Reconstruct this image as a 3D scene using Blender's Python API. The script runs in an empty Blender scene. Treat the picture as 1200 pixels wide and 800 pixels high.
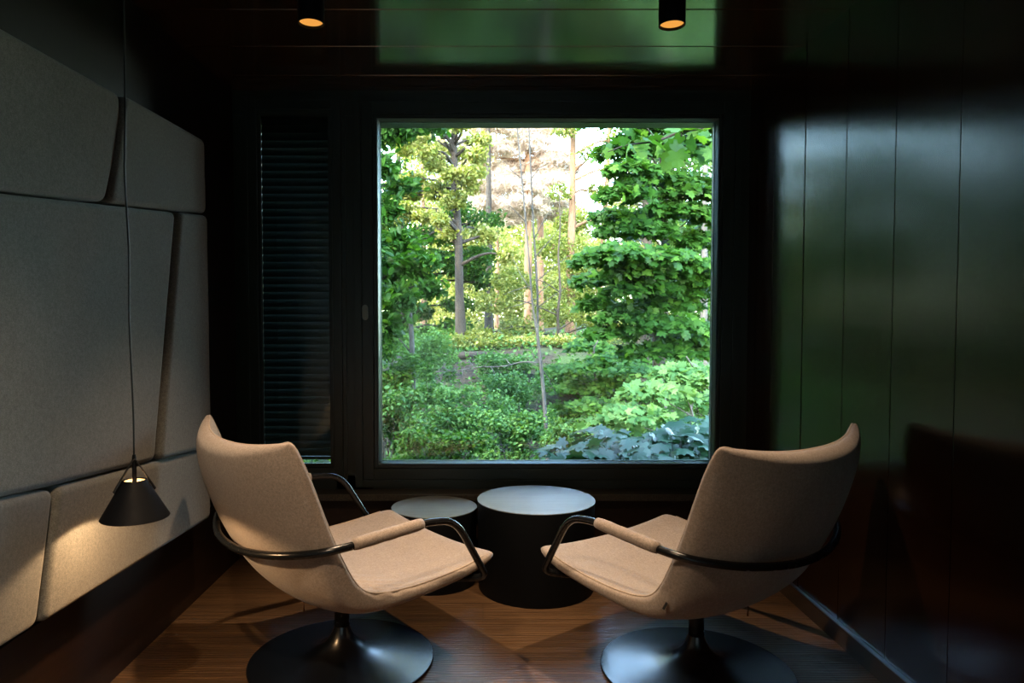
import bpy, bmesh, math, random
import numpy as np
from mathutils import Vector, Matrix

random.seed(7)
rng = np.random.default_rng(11)
SC = bpy.context.scene
COL = SC.collection
PI = math.pi

# ------------------------------------------------------------------ camera
F, PITCH, PX, PY, H = 820.0, math.radians(2.2), 566.0, 411.5, 1.2


def ray(u, v):
    a, b = (u - PX) / F, -(v - PY) / F
    return Vector((a, math.cos(PITCH) + b * math.sin(PITCH), -math.sin(PITCH) + b * math.cos(PITCH)))


def at(u, v, Y):
    d = ray(u, v)
    t = Y / d.y
    return Vector((d.x * t, Y, H + d.z * t))


def onx(u, v, X):
    d = ray(u, v)
    t = X / d.x
    return Vector((X, d.y * t, H + d.z * t))


cam_d = bpy.data.cameras.new('camera')
cam = bpy.data.objects.new('camera', cam_d)
COL.objects.link(cam)
cam.location = (0, 0, H)
cam.rotation_euler = (PI / 2 - PITCH, 0, 0)
cam_d.sensor_width = 36
cam_d.lens = F / 1200 * 36
cam_d.shift_x = (600 - PX) / 1200
cam_d.shift_y = (PY - 400) / 1200
cam_d.clip_start = 0.02
cam_d.clip_end = 300
SC.camera = cam


# ------------------------------------------------------------------ helpers
def tag(o, label=None, cat=None, group=None, kind=None):
    if label: o['label'] = label
    if cat: o['category'] = cat
    if group: o['group'] = group
    if kind: o['kind'] = kind
    return o


def empty(name, loc=(0, 0, 0), rz=0.0, parent=None):
    o = bpy.data.objects.new(name, None)
    COL.objects.link(o)
    o.location = loc
    o.rotation_euler = (0, 0, rz)
    o.parent = parent
    return o


def link(name, me, mat, parent=None, smooth=True):
    if mat is not None:
        me.materials.append(mat)
    o = bpy.data.objects.new(name, me)
    COL.objects.link(o)
    o.parent = parent
    if smooth and len(me.polygons):
        me.polygons.foreach_set('use_smooth', [True] * len(me.polygons))
    return o


def obj(name, bm, mat, parent=None, smooth=False):
    me = bpy.data.meshes.new(name)
    bmesh.ops.recalc_face_normals(bm, faces=bm.faces)
    bm.to_mesh(me)
    bm.free()
    return link(name, me, mat, parent, smooth)


def pydata(name, vs, fs, mat, parent=None, smooth=True):
    bm = bmesh.new()
    bv = [bm.verts.new(v) for v in vs]
    for f in fs:
        try:
            bm.faces.new([bv[i] for i in f])
        except ValueError:
            pass
    return obj(name, bm, mat, parent, smooth)


def bx(bm, x0, x1, y0, y1, z0, z1, bevel=0.0):
    r = bmesh.ops.create_cube(bm, size=1.0)
    for v in r['verts']:
        v.co = Vector(((x0 + x1) / 2 + v.co.x * (x1 - x0), (y0 + y1) / 2 + v.co.y * (y1 - y0), (z0 + z1) / 2 + v.co.z * (z1 - z0)))
    if bevel > 0:
        es = list({e for v in r['verts'] for e in v.link_edges})
        bmesh.ops.bevel(bm, geom=es, offset=bevel, segments=2, affect='EDGES', profile=0.7)


def lathe(name, prof, mat, parent=None, seg=96, loc=(0, 0, 0), close=False):
    vs, fs = [], []
    n = len(prof)
    for i in range(seg):
        a = 2 * PI * i / seg
        for r, z in prof:
            vs.append((loc[0] + r * math.cos(a), loc[1] + r * math.sin(a), loc[2] + z))
    for i in range(seg):
        j = (i + 1) % seg
        for k in range(n - 1 if not close else n):
            k2 = (k + 1) % n
            fs.append((i * n + k, j * n + k, j * n + k2, i * n + k2))
    me = bpy.data.meshes.new(name)
    me.from_pydata(vs, [], fs)
    bm = bmesh.new(); bm.from_mesh(me)
    bmesh.ops.remove_doubles(bm, verts=bm.verts, dist=1e-6)
    bpy.data.meshes.remove(me)
    o = obj(name, bm, mat, parent, True)
    sharpen(o, 35)
    return o


def sharpen(o, deg):
    me = o.data
    bm = bmesh.new(); bm.from_mesh(me)
    for e in bm.edges:
        if len(e.link_faces) == 2 and e.calc_face_angle(0) > math.radians(deg):
            e.smooth = False
    bm.to_mesh(me); bm.free()


def catmull(pts, n=8):
    P = [Vector(p) for p in pts]
    P = [2 * P[0] - P[1]] + P + [2 * P[-1] - P[-2]]
    out = []
    for i in range(1, len(P) - 2):
        for k in range(n):
            t = k / n
            p0, p1, p2, p3 = P[i - 1], P[i], P[i + 1], P[i + 2]
            out.append(0.5 * ((2 * p1) + (-p0 + p2) * t + (2 * p0 - 5 * p1 + 4 * p2 - p3) * t * t + (-p0 + 3 * p1 - 3 * p2 + p3) * t ** 3))
    out.append(P[-2].copy())
    return out


def round_poly(pts, rad, n=6):
    """polyline with its inner corners rounded by quadratic arcs"""
    P = [Vector(p) for p in pts]
    out = [P[0]]
    for i in range(1, len(P) - 1):
        a, b, c = P[i - 1], P[i], P[i + 1]
        r = rad[i - 1] if isinstance(rad, (list, tuple)) else rad
        d1, d2 = (a - b), (c - b)
        r1, r2 = min(r, d1.length * .49), min(r, d2.length * .49)
        q0, q2 = b + d1.normalized() * r1, b + d2.normalized() * r2
        for k in range(n + 1):
            t = k / n
            out.append(q0 * (1 - t) ** 2 + b * 2 * t * (1 - t) + q2 * t * t)
    out.append(P[-1])
    return out


def tube_geo(pts, r, seg=10):
    P = [Vector(p) for p in pts]
    n = len(P)
    R = r if isinstance(r, (list, tuple)) else [r] * n
    vs, fs = [], []
    t0 = (P[1] - P[0]).normalized()
    up = Vector((0, 0, 1)) if abs(t0.z) < .9 else Vector((1, 0, 0))
    a = t0.cross(up).normalized()
    for i in range(n):
        t = (P[min(i + 1, n - 1)] - P[max(i - 1, 0)]).normalized()
        a = (a - t * a.dot(t)).normalized()
        b = t.cross(a)
        for k in range(seg):
            an = 2 * PI * k / seg
            vs.append(P[i] + (a * math.cos(an) + b * math.sin(an)) * R[i])
    for i in range(n - 1):
        for k in range(seg):
            k2 = (k + 1) % seg
            fs.append((i * seg + k, i * seg + k2, (i + 1) * seg + k2, (i + 1) * seg + k))
    fs.append(tuple(range(seg))[::-1])
    fs.append(tuple((n - 1) * seg + k for k in range(seg)))
    return vs, fs


def tube(name, pts, r, mat, parent=None, seg=12):
    vs, fs = tube_geo(pts, r, seg)
    me = bpy.data.meshes.new(name)
    me.from_pydata([tuple(v) for v in vs], [], fs)
    return link(name, me, mat, parent, True)


def tubes(name, lst, mat, parent=None, seg=7):
    """branches: one object each when there are few, one mesh when there are many"""
    if len(lst) <= 16:
        for pts, r in lst:
            tube({'branches': 'branch', 'stems': 'stem', 'twigs': 'twig'}.get(name, name), pts, r, mat, parent, seg)
        return
    vs, fs = [], []
    for pts, r in lst:
        v, f = tube_geo(pts, r, seg)
        o = len(vs)
        vs += v
        fs += [tuple(i + o for i in q) for q in f]
    me = bpy.data.meshes.new(name)
    me.from_pydata([tuple(v) for v in vs], [], fs)
    return link(name, me, mat, parent, True)


# ------------------------------------------------------------------ materials
class M:
    def __init__(s, name):
        s.m = bpy.data.materials.new(name)
        s.m.use_nodes = True
        s.t = s.m.node_tree
        s.N = s.t.nodes
        s.b = s.N['Principled BSDF']
        s.out = s.N['Material Output']

    def n(s, typ, **kw):
        x = s.N.new(typ)
        for k, v in kw.items():
            if k.startswith('i_'):
                x.inputs[k[2:].replace('_', ' ')].default_value = v
            else:
                setattr(x, k, v)
        return x

    def l(s, a, b):
        s.t.links.new(a, b)

    def set(s, **kw):
        for k, v in kw.items():
            s.b.inputs[k.replace('_', ' ')].default_value = v
        return s

    def coords(s, scale=(1, 1, 1), rot=(0, 0, 0), kind='Object'):
        tc = s.n('ShaderNodeTexCoord')
        mp = s.n('ShaderNodeMapping')
        mp.inputs['Scale'].default_value = scale
        mp.inputs['Rotation'].default_value = rot
        s.l(tc.outputs[kind], mp.inputs['Vector'])
        return mp.outputs['Vector']

    def noise(s, vec, scale, detail=4, rough=.6):
        x = s.n('ShaderNodeTexNoise')
        x.inputs['Scale'].default_value = scale
        x.inputs['Detail'].default_value = detail
        x.inputs['Roughness'].default_value = rough
        s.l(vec, x.inputs['Vector'])
        return x.outputs['Fac']

    def ramp(s, fac, stops):
        x = s.n('ShaderNodeValToRGB')
        e = x.color_ramp.elements
        while len(e) < len(stops):
            e.new(.5)
        for i, (p, c) in enumerate(stops):
            e[i].position = p
            e[i].color = (*c, 1)
        s.l(fac, x.inputs['Fac'])
        return x.outputs['Color']

    def bump(s, h, strength, dist=.01, prev=None):
        x = s.n('ShaderNodeBump')
        x.inputs['Strength'].default_value = strength
        x.inputs['Distance'].default_value = dist
        s.l(h, x.inputs['Height'])
        if prev is not None:
            s.l(prev, x.inputs['Normal'])
        return x.outputs['Normal']

    def mix(s, fac, a, b, typ='MIX'):
        x = s.n('ShaderNodeMix', data_type='RGBA', blend_type=typ)
        if isinstance(fac, (int, float)):
            x.inputs[0].default_value = fac
        else:
            s.l(fac, x.inputs[0])
        for i, c in ((6, a), (7, b)):
            if isinstance(c, tuple):
                x.inputs[i].default_value = (*c, 1)
            else:
                s.l(c, x.inputs[i])
        return x.outputs[2]


def plain(name, col, rough=.5, metal=0.0, spec=.5, vary=True):
    m = M(name)
    m.set(Base_Color=(*col, 1), Roughness=rough, Metallic=metal)
    m.b.inputs['Specular IOR Level'].default_value = spec
    m.b.inputs['Specular IOR Level'].default_value = spec
    if not vary: return m.m
    v = m.coords()
    f = m.noise(v, 40, 3)
    mr = m.n('ShaderNodeMapRange', i_From_Min=.3, i_From_Max=.7, i_To_Min=max(rough - .05, .02), i_To_Max=rough + .05)
    m.l(f, mr.inputs['Value']); m.l(mr.outputs[0], m.b.inputs['Roughness'])
    return m.m


def fabric(name, c1, c2, scale=900, bumps=.5, thread=(1, 1, 1)):
    m = M(name)
    v = m.coords(thread)
    a = m.noise(v, scale * .35, 2, .7)
    b = m.noise(v, scale * .09, 3, .7)
    c = m.noise(v, 6, 3)
    col = m.ramp(a, [(.3, c1), (.7, c2)])
    col2 = m.ramp(b, [(.3, (.78, .78, .78)), (.7, (1.2, 1.2, 1.2))])
    col = m.mix(1.0, col, col2, 'MULTIPLY')
    col3 = m.ramp(c, [(.3, (.92, .92, .92)), (.7, (1.06, 1.06, 1.06))])
    col = m.mix(1.0, col, col3, 'MULTIPLY')
    m.l(col, m.b.inputs['Base Color'])
    m.set(Roughness=.95)
    m.b.inputs['Specular IOR Level'].default_value = .15
    m.b.inputs['Sheen Weight'].default_value = .25
    m.b.inputs['Sheen Roughness'].default_value = .5
    n = m.bump(a, bumps, .002)
    m.l(n, m.b.inputs['Normal'])
    return m.m


def wood(name, c1, c2, rough, axis='z', spec=.5, grain=.15, coat=0.0, streak=30, ior=1.5, coat_rough=.15):
    """boards whose grain runs along the given axis"""
    m = M(name)
    s = {'x': (.05, 1, 1), 'y': (1, .05, 1), 'z': (1, 1, .05)}[axis]
    v = m.coords(s)
    a = m.noise(v, streak, 6, .65)
    b = m.noise(v, streak * 6, 4, .7)
    d = m.noise(m.coords((1, 1, 1)), 2.0, 3)
    col = m.ramp(a, [(.25, c1), (.75, c2)])
    col = m.mix(.5, col, m.ramp(b, [(.3, c1), (.7, c2)]))
    col = m.mix(1.0, col, m.ramp(d, [(.3, (.75, .75, .75)), (.7, (1.2, 1.2, 1.2))]), 'MULTIPLY')
    m.l(col, m.b.inputs['Base Color'])
    m.set(Roughness=rough, IOR=ior)
    m.b.inputs['Specular IOR Level'].default_value = spec
    m.b.inputs['Coat Weight'].default_value = coat
    m.b.inputs['Coat Roughness'].default_value = coat_rough
    m.l(m.bump(b, grain, .002), m.b.inputs['Normal'])
    return m.m


def floor_mat():
    m = M('oak floorboards')
    tc = m.n('ShaderNodeTexCoord')
    br = m.n('ShaderNodeTexBrick')
    br.offset = .37
    br.inputs['Scale'].default_value = 1
    br.inputs['Brick Width'].default_value = 1.9
    br.inputs['Row Height'].default_value = .165
    br.inputs['Mortar Size'].default_value = .0016
    br.inputs['Mortar Smooth'].default_value = .3
    br.inputs['Color1'].default_value = (.8, .8, .8, 1)
    br.inputs['Color2'].default_value = (1.12, 1.12, 1.12, 1)
    br.inputs['Mortar'].default_value = (.25, .25, .25, 1)
    m.l(tc.outputs['Object'], br.inputs['Vector'])
    v = m.coords((.035, 1, 1))
    a = m.noise(v, 55, 6, .6)
    b = m.noise(v, 200, 3, .6)
    c = m.noise(m.coords((.4, 1, 1)), 3, 4)
    wv = m.n('ShaderNodeTexWave', wave_type='BANDS', bands_direction='Y', wave_profile='SIN')
    wv.inputs['Scale'].default_value = 19
    wv.inputs['Distortion'].default_value = 5
    wv.inputs['Detail'].default_value = 4
    wv.inputs['Detail Scale'].default_value = 1.3
    m.l(m.coords((.16, 1, 1)), wv.inputs['Vector'])
    col = m.ramp(a, [(.3, (.065, .034, .015)), (.7, (.17, .095, .044))])
    col = m.mix(1.0, col, br.outputs['Color'], 'MULTIPLY')
    col = m.mix(1.0, col, m.ramp(wv.outputs['Fac'], [(.0, (.68, .66, .64)), (.55, (1.1, 1.1, 1.1))]), 'MULTIPLY')
    col = m.mix(1.0, col, m.ramp(c, [(.3, (.8, .8, .8)), (.7, (1.15, 1.15, 1.15))]), 'MULTIPLY')
    m.l(col, m.b.inputs['Base Color'])
    mr = m.n('ShaderNodeMapRange', i_From_Min=.3, i_From_Max=.7, i_To_Min=.25, i_To_Max=.42)
    m.b.inputs['Specular IOR Level'].default_value = .9
    m.b.inputs['Coat Weight'].default_value = .35
    m.b.inputs['Coat Roughness'].default_value = .3
    m.l(b, mr.inputs['Value']); m.l(mr.outputs[0], m.b.inputs['Roughness'])
    n = m.bump(b, .5, .003)
    n = m.bump(a, .3, .004, n)
    n = m.bump(wv.outputs['Fac'], .35, .004, n)
    n = m.bump(br.outputs['Fac'], -.6, .003, n)
    m.l(n, m.b.inputs['Normal'])
    return m.m


def leaf_mat(name, c1, c2, c3, trans=.45, rough=.45, gloss=.5):
    m = M(name)
    at_ = m.n('ShaderNodeAttribute', attribute_name='tint')
    col = m.ramp(at_.outputs['Fac'], [(0.0, c1), (.55, c2), (1.0, c3)])
    m.l(col, m.b.inputs['Base Color'])
    m.set(Roughness=rough)
    m.b.inputs['Specular IOR Level'].default_value = gloss
    tr = m.n('ShaderNodeBsdfTranslucent')
    warm = m.mix(1.0, col, (1.25, 1.15, .45), 'MULTIPLY')
    m.l(warm, tr.inputs['Color'])
    mx = m.n('ShaderNodeMixShader')
    mx.inputs[0].default_value = trans
    m.l(m.b.outputs[0], mx.inputs[1]); m.l(tr.outputs[0], mx.inputs[2])
    m.l(mx.outputs[0], m.out.inputs['Surface'])
    return m.m


def bark_mat(name, c1, c2, scale=8):
    m = M(name)
    v = m.coords((1, 1, .25))
    a = m.noise(v, scale, 6, .7)
    col = m.ramp(a, [(.35, c1), (.65, c2)])
    m.l(col, m.b.inputs['Base Color'])
    m.set(Roughness=.9)
    m.l(m.bump(a, .8, .03), m.b.inputs['Normal'])
    return m.m


def glass_mat(name, tint=(.94, .98, .96), refl=1.0):
    m = M(name)
    tr = m.n('ShaderNodeBsdfTransparent'); tr.inputs['Color'].default_value = (*tint, 1)
    gl = m.n('ShaderNodeBsdfGlossy'); gl.inputs['Roughness'].default_value = .01
    fr = m.n('ShaderNodeFresnel'); fr.inputs['IOR'].default_value = 1.5
    mu = m.n('ShaderNodeMath', operation='MULTIPLY'); mu.inputs[1].default_value = refl
    mu.use_clamp = True
    m.l(fr.outputs[0], mu.inputs[0])
    mx = m.n('ShaderNodeMixShader')
    m.l(mu.outputs[0], mx.inputs[0]); m.l(tr.outputs[0], mx.inputs[1]); m.l(gl.outputs[0], mx.inputs[2])
    m.l(mx.outputs[0], m.out.inputs['Surface'])
    return m.m


def emit_mat(name, col, s):
    m = M(name)
    e = m.n('ShaderNodeEmission'); e.inputs['Color'].default_value = (*col, 1); e.inputs['Strength'].default_value = s
    m.l(e.outputs[0], m.out.inputs['Surface'])
    return m.m


MAT = dict(
    floor=floor_mat(),
    wallwood=wood('dark stained wall boards', (.012, .0045, .002), (.028, .010, .004), .17, 'z', .42, .04, 0.0, 22),
    ceilwood=wood('dark stained ceiling boards', (.028, .014, .006), (.055, .026, .011), .13, 'x', .8, .02, 0.3, 22, coat_rough=.12),
    sidewood=wood('dark stained low wall', (.016, .009, .005), (.040, .020, .010), .45, 'y', .3, .1, 0, 22),
    plinthwood=wood('dark brown skirting wood', (.05, .032, .018), (.09, .06, .033), .5, 'y', .4, .1, 0, 25),
    frame=plain('dark green grey frame paint', (.010, .019, .014), .38),
    bead=plain('brushed aluminium bead', (.30, .36, .35), .4, 1.0),
    gasket=plain('black rubber gasket', (.01, .014, .014), .4),
    rail=plain('pewter strip', (.36, .38, .42), .35, 1.0),
    blackmetal=plain('black powder coated steel', (.006, .007, .008), .24, 0.0, .35),
    basemetal=plain('black satin steel base', (.005, .007, .010), .27, 0.0, 1.0, False),
    lampblack=plain('matt black lamp shade', (.003, .004, .006), .6, 0.0, .15),
    lampwarm=plain('warm white inside of shade', (.22, .17, .10), .7),
    strap=plain('black leather strap', (.010, .011, .012), .5),
    chair=fabric('beige melange wool', (.23, .19, .155), (.43, .36, .30), 1500, .6),
    piping=fabric('beige piping', (.34, .27, .20), (.46, .37, .29), 1500, .5),
    panel=fabric('grey felt', (.088, .088, .080), (.185, .187, .170), 1200, .4),
    drum=plain('black drum lacquer', (.003, .004, .005), .6, 0.0, .12),
    drumtop=wood('black stained oak top', (.09, .10, .095), (.20, .225, .21), .30, 'x', .5, .35, 0, 45),
    stone=None,
    slat=plain('grey green aluminium slat', (.040, .060, .045), .5, 0.1, .3),
    glass=glass_mat('window glass'),
    glassdark=glass_mat('side window glass', (.85, .92, .9), 1.2),
    handle=plain('pewter handle', (.20, .21, .18), .4, .6),
    tagm=plain('charcoal woven tag', (.02, .022, .024), .8),
    leather=plain('tan leather pull', (.16, .08, .035), .6),
)


def stone_mat():
    m = M('dark granite sill')
    v = m.coords()
    a = m.noise(v, 260, 3, .8)
    col = m.ramp(a, [(.35, (.010, .009, .007)), (.5, (.030, .026, .018)), (.68, (.10, .085, .055))])
    m.l(col, m.b.inputs['Base Color'])
    m.set(Roughness=.45)
    return m.m


MAT['stone'] = stone_mat()

# ------------------------------------------------------------------ room shell
WY = 3.565           # inner face of the window wall
XL, XR = -1.262, 1.348
YB = -2.6            # wall behind the camera
CZ1, CZ0 = 2.375, 2.375 - .012 * (WY - YB)     # the ceiling rises very slightly towards the window


def cz(y):
    return CZ0 + (CZ1 - CZ0) * (y - YB) / (WY - YB)


bm = bmesh.new(); bx(bm, XL - .25, XR + .25, YB - .2, WY + .0, -.12, 0)
tag(obj('floor', bm, MAT['floor']), kind='structure')

bm = bmesh.new()
y = WY + .16
edges = [3.95, 3.345, 2.99, 2.635]
while edges[-1] > YB: edges.append(edges[-1] - .355)
for a, b in zip(edges[:-1], edges[1:]):
    y0, y1 = b + .0025, a - .0025
    r = bmesh.ops.create_cube(bm, size=1.0)
    for v in r['verts']:
        yy = y0 if v.co.y < 0 else y1
        v.co = Vector((XL - .2 if v.co.x < 0 else XR + .2, yy, cz(yy) + (0 if v.co.z < 0 else .05)))
bmesh.ops.bevel(bm, geom=[e for e in bm.edges if abs(e.verts[0].co.x - e.verts[1].co.x) > 1], offset=.003, segments=1, affect='EDGES')
r = bmesh.ops.create_cube(bm, size=1.0)
for v in r['verts']:
    yy = YB - .2 if v.co.y < 0 else 3.95
    v.co = Vector((XL - .2 if v.co.x < 0 else XR + .2, yy, cz(yy) + (.03 if v.co.z < 0 else .3)))
tag(obj('ceiling', bm, MAT['ceilwood']), kind='structure')

# right wall of vertical boards
bm = bmesh.new()
seams = [3.60, 3.27, 2.956, 2.62, 2.308, 1.995]
while seams[-1] > YB - .3: seams.append(seams[-1] - .32)
SWY1, SWY0 = seams[12 - 0], seams[19]   # opening for the added, unseen fill-light window, between board seams
for i, (a, b) in enumerate(zip(seams[:-1], seams[1:])):
    g = .004 if abs(b - 2.956) < .01 else .0015
    g2 = .004 if abs(a - 2.956) < .01 else .0015
    for z0_, z1_ in ([(-.05, 2.6)] if (b > SWY1 - .01 or a < SWY0 + .01) else [(-.05, .30), (2.2, 2.6)]):
        bx(bm, XR, XR + .03, b + g, a - g2, z0_, z1_, .0015)
bx(bm, XR + .02, XR + .15, SWY1, WY + .1, -.1, 2.7)
bx(bm, XR + .02, XR + .15, YB - .2, SWY0, -.1, 2.7)
bx(bm, XR + .02, XR + .15, SWY0, SWY1, -.1, .30)
bx(bm, XR + .02, XR + .15, SWY0, SWY1, 2.2, 2.7)
tag(obj('wall_right', bm, MAT['wallwood']), kind='structure')

bm = bmesh.new()
bx(bm, XL - .15, XL, YB - .2, WY + .1, -.1, 2.7)
tag(obj('wall_left', bm, wood('blackened wall boards', (.004, .002, .0012), (.010, .005, .003), .5, 'z', .2, .1, 0, 22)), kind='structure')
bm = bmesh.new()
bx(bm, XL - .02, XL + .012, YB, WY - .02, 0, .36, .002)
tag(obj('trim_1', bm, MAT['sidewood']), kind='structure')

bm = bmesh.new()
bx(bm, XL - .2, XR + .2, YB - .3, YB, -.1, 2.7)
tag(obj('wall_rear', bm, plain('pale bounce plaster', (.78, .77, .73), .9, 0, .2)), kind='structure')  # unseen wall made pale to bounce daylight onto the chair backs

# baseboard with its metal strip
bb = tag(obj('baseboard_right', (lambda b: (bx(b, XR - .014, XR + .003, YB, WY, 0, .072, .001), b)[1])(bmesh.new()), MAT['plinthwood']), kind='structure')
bm = bmesh.new(); bx(bm, XR - .016, XR + .002, YB, WY, .072, .0765)
obj('metal_strip', bm, MAT['rail'], bb)

# the window wall: openings are fixed by the two glazed units
g0, g1 = at(441.5, 138.5, WY), at(842.5, 543.5, WY)
GX0, GX1, GZ1, GZ0 = g0.x, at(842.8, 138.5, WY).x, g0.z, g1.z
b0, b1 = at(304, 133, WY), at(386.5, 543, WY)
BX0, BX1, BZ1, BZ0 = b0.x + .004, at(384, 133, WY).x, b0.z, b1.z
SILLZ = at(600, 573, WY).z

# wall pieces around (frame-coloured panelling)
bm = bmesh.new()
D = .22
bx(bm, XL - .1, XR + .1, WY, WY + D, GZ1 + .012, 2.75)
bx(bm, XL - .1, BX0 - .03, WY + .004, WY + D, SILLZ - .3, GZ1 + .012)
bx(bm, BX1 + .03, GX0 - .03, WY + .004, WY + D, SILLZ - .3, GZ1 + .012)
bx(bm, GX1 + .05, XR + .1, WY + .004, WY + D, SILLZ - .3, GZ1 + .012)
bx(bm, XL - .1, XR + .1, WY + .004, WY + D, SILLZ - .3, GZ0 - .06)
tag(obj('wall_back', bm, MAT['frame']), kind='structure')
bm = bmesh.new()
bx(bm, XL - .1, XR + .1, WY - .02, WY + .2, -.1, SILLZ - .03)
tag(obj('wall_back_low', bm, MAT['sidewood']), kind='structure')

bm = bmesh.new()
bx(bm, XL + .005, XR - .005, 3.452, WY + .01, SILLZ - .033, SILLZ, .003)
sill = tag(obj('window_sill', bm, MAT['stone']), 'dark speckled stone sill running under the windows', 'window sill')
sill['kind'] = 'structure'


def ring(bm, x0, x1, z0, z1, w, y0, y1, bev=.002):
    """rectangular frame whose inner opening is x0..x1, z0..z1"""
    bx(bm, x0 - w, x0, y0, y1, z0 - w, z1 + w, bev)
    bx(bm, x1, x1 + w, y0, y1, z0 - w, z1 + w, bev)
    bx(bm, x0, x1, y0, y1, z1, z1 + w, bev)
    bx(bm, x0, x1, y0, y1, z0 - w, z0, bev)


# window_1: the big picture window
w1 = tag(empty('window_1', ((GX0 + GX1) / 2, WY, GZ0)), kind='structure')
off = -Vector(w1.location)


def wobj(name, bm, mat, w):
    bmesh.ops.translate(bm, verts=bm.verts, vec=-Vector(w.location))
    return obj(name, bm, mat, w)


bm = bmesh.new()
ring(bm, GX0 - .004, GX1 + .004, GZ0 - .004, GZ1 + .004, .016, WY - .006, WY + .10, .002)
ring(bm, GX0 - .022, GX1 + .022, GZ0 - .022, GZ1 + .022, .055, WY - .012, WY + .02, .002)
wobj('sash_frame', bm, MAT['frame'], w1)
bm = bmesh.new()
# outer fixed frame, with the stepped lines beside the sash
ring(bm, GX0 - .082, GX1 + .082, GZ0 - .082, GZ1 + .082, .038, WY - .004, WY + .05, .002)
wobj('outer_frame', bm, MAT['frame'], w1)
vs, fs = [], []
prof = [(-.002, .0), (.002, -.001), (.003, .002), (.011, .0275), (-.002, .0275)]
for o_, y_ in prof:
    vs += [(GX0 + o_, WY + y_, GZ0 + o_), (GX1 - o_, WY + y_, GZ0 + o_), (GX1 - o_, WY + y_, GZ1 - o_), (GX0 + o_, WY + y_, GZ1 - o_)]
for i in range(len(prof)):
    j = (i + 1) % len(prof)
    for k in range(4):
        fs.append((i * 4 + k, i * 4 + (k + 1) % 4, j * 4 + (k + 1) % 4, j * 4 + k))
pydata('glazing_bead', [Vector(v) - w1.location for v in vs], fs, MAT['bead'], w1, False)
bm = bmesh.new()
ring(bm, GX0 + .015, GX1 - .015, GZ0 + .014, GZ1 - .014, .012, WY + .033, WY + .037, .0005)
wobj('spacer_bar', bm, MAT['bead'], w1)
bm = bmesh.new()
ring(bm, GX0 + .004, GX1 - .004, GZ0 + .004, GZ1 - .004, .03, WY + .04, WY + .09, .0005)
wobj('gasket', bm, MAT['gasket'], w1)
bm = bmesh.new(); bx(bm, GX0 - .01, GX1 + .01, WY + .0285, WY + .0315, GZ0 - .01, GZ1 + .01)
wobj('glass_pane', bm, MAT['glass'], w1)
# oval latch plate
p = at(428, 366, WY - .012)
bm = bmesh.new()
vs = []
for k in range(32):
    a = 2 * PI * k / 32
    vs.append(bm.verts.new((p.x + .016 * math.cos(a), WY - .012, p.z + .020 * math.sin(a) + (.019 if math.sin(a) > 0 else -.019))))
fc = bm.faces.new(vs)
r = bmesh.ops.extrude_face_region(bm, geom=[fc])
bmesh.ops.translate(bm, verts=[v for v in r['geom'] if isinstance(v, bmesh.types.BMVert)], vec=(0, -.008, 0))
bmesh.ops.bevel(bm, geom=[e for e in bm.edges if e.verts[0].co.y < WY - .015 and e.verts[1].co.y < WY - .015], offset=.003, segments=2, affect='EDGES')
wobj('latch_plate', bm, MAT['handle'], w1)['label'] = 'small oval pewter latch plate'

# fill_window: unseen window added in the right wall to bring in cool fill light
w3 = tag(empty('fill_window', (XR, (SWY0 + SWY1) / 2, .30)), kind='structure')
bm = bmesh.new()
for a_, b_, c_, d_ in ((SWY0, SWY0 + .05, .30, 2.2), (SWY1 - .05, SWY1, .30, 2.2), (SWY0 + .05, SWY1 - .05, .30, .35), (SWY0 + .05, SWY1 - .05, 2.15, 2.2)):
    bx(bm, XR + .04, XR + .12, a_, b_, c_, d_, .002)
wobj('window_frame', bm, MAT['frame'], w3)
bm = bmesh.new(); bx(bm, XR + .075, XR + .08, SWY0 + .04, SWY1 - .04, .34, 2.16)
wobj('glass_pane', bm, MAT['glass'], w3)

# window_2: narrow side window with blind
w2 = tag(empty('window_2', ((BX0 + BX1) / 2, WY, BZ0)), kind='structure')
bm = bmesh.new()
ring(bm, BX0 - .004, BX1 + .004, BZ0 - .004, BZ1 + .004, .014, WY - .002, WY + .025, .002)
ring(bm, BX0 - .015, BX1 + .015, BZ0 - .015, BZ1 + .015, .014, WY + .025, WY + .10, .001)
ring(bm, BX0 - .020, BX1 + .020, BZ0 - .020, BZ1 + .020, .045, WY - .010, WY + .03, .002)
ring(bm, BX0 - .067, BX1 + .067, BZ0 - .067, BZ1 + .067, .02, WY - .004, WY + .03, .002)
wobj('window_frame', bm, MAT['frame'], w2)
bm = bmesh.new()
ring(bm, BX0, BX1, BZ0, BZ1, .004, WY + .001, WY + .008, .0008)
wobj('glazing_bead', bm, MAT['gasket'], w2)
bm = bmesh.new(); bx(bm, BX0 - .01, BX1 + .01, WY + .010, WY + .014, BZ0 - .01, BZ1 + .01)
wobj('glass_pane', bm, MAT['glassdark'], w2)

bl = tag(empty('venetian_blind', ((BX0 + BX1) / 2, WY + .06, BZ0)), 'closed grey slatted blind behind the narrow side window', 'blind')
bm = bmesh.new()
zt, zb = BZ1 - .02, at(345, 528, WY + .05).z
nsl = 45
for k in range(nsl):
    z = zt + (zb - zt) * k / (nsl - 1)
    ang = math.radians(66)
    hw = .0275
    prev = None
    for j in range(7):
        t = -1 + 2 * j / 6
        yy = .055 + math.cos(ang) * hw * t + .004 * (1 - t * t) * -math.sin(ang)
        zz = z + math.sin(ang) * hw * t + .004 * (1 - t * t) * math.cos(ang)
        cur = [bm.verts.new((BX0 - .012, WY + yy, zz)), bm.verts.new((BX1 + .012, WY + yy, zz))]
        if prev: bm.faces.new((prev[0], prev[1], cur[1], cur[0]))
        prev = cur
so = wobj('slats', bm, MAT['slat'], bl)
md = so.modifiers.new('s', 'SOLIDIFY'); md.thickness = .0006
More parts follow.
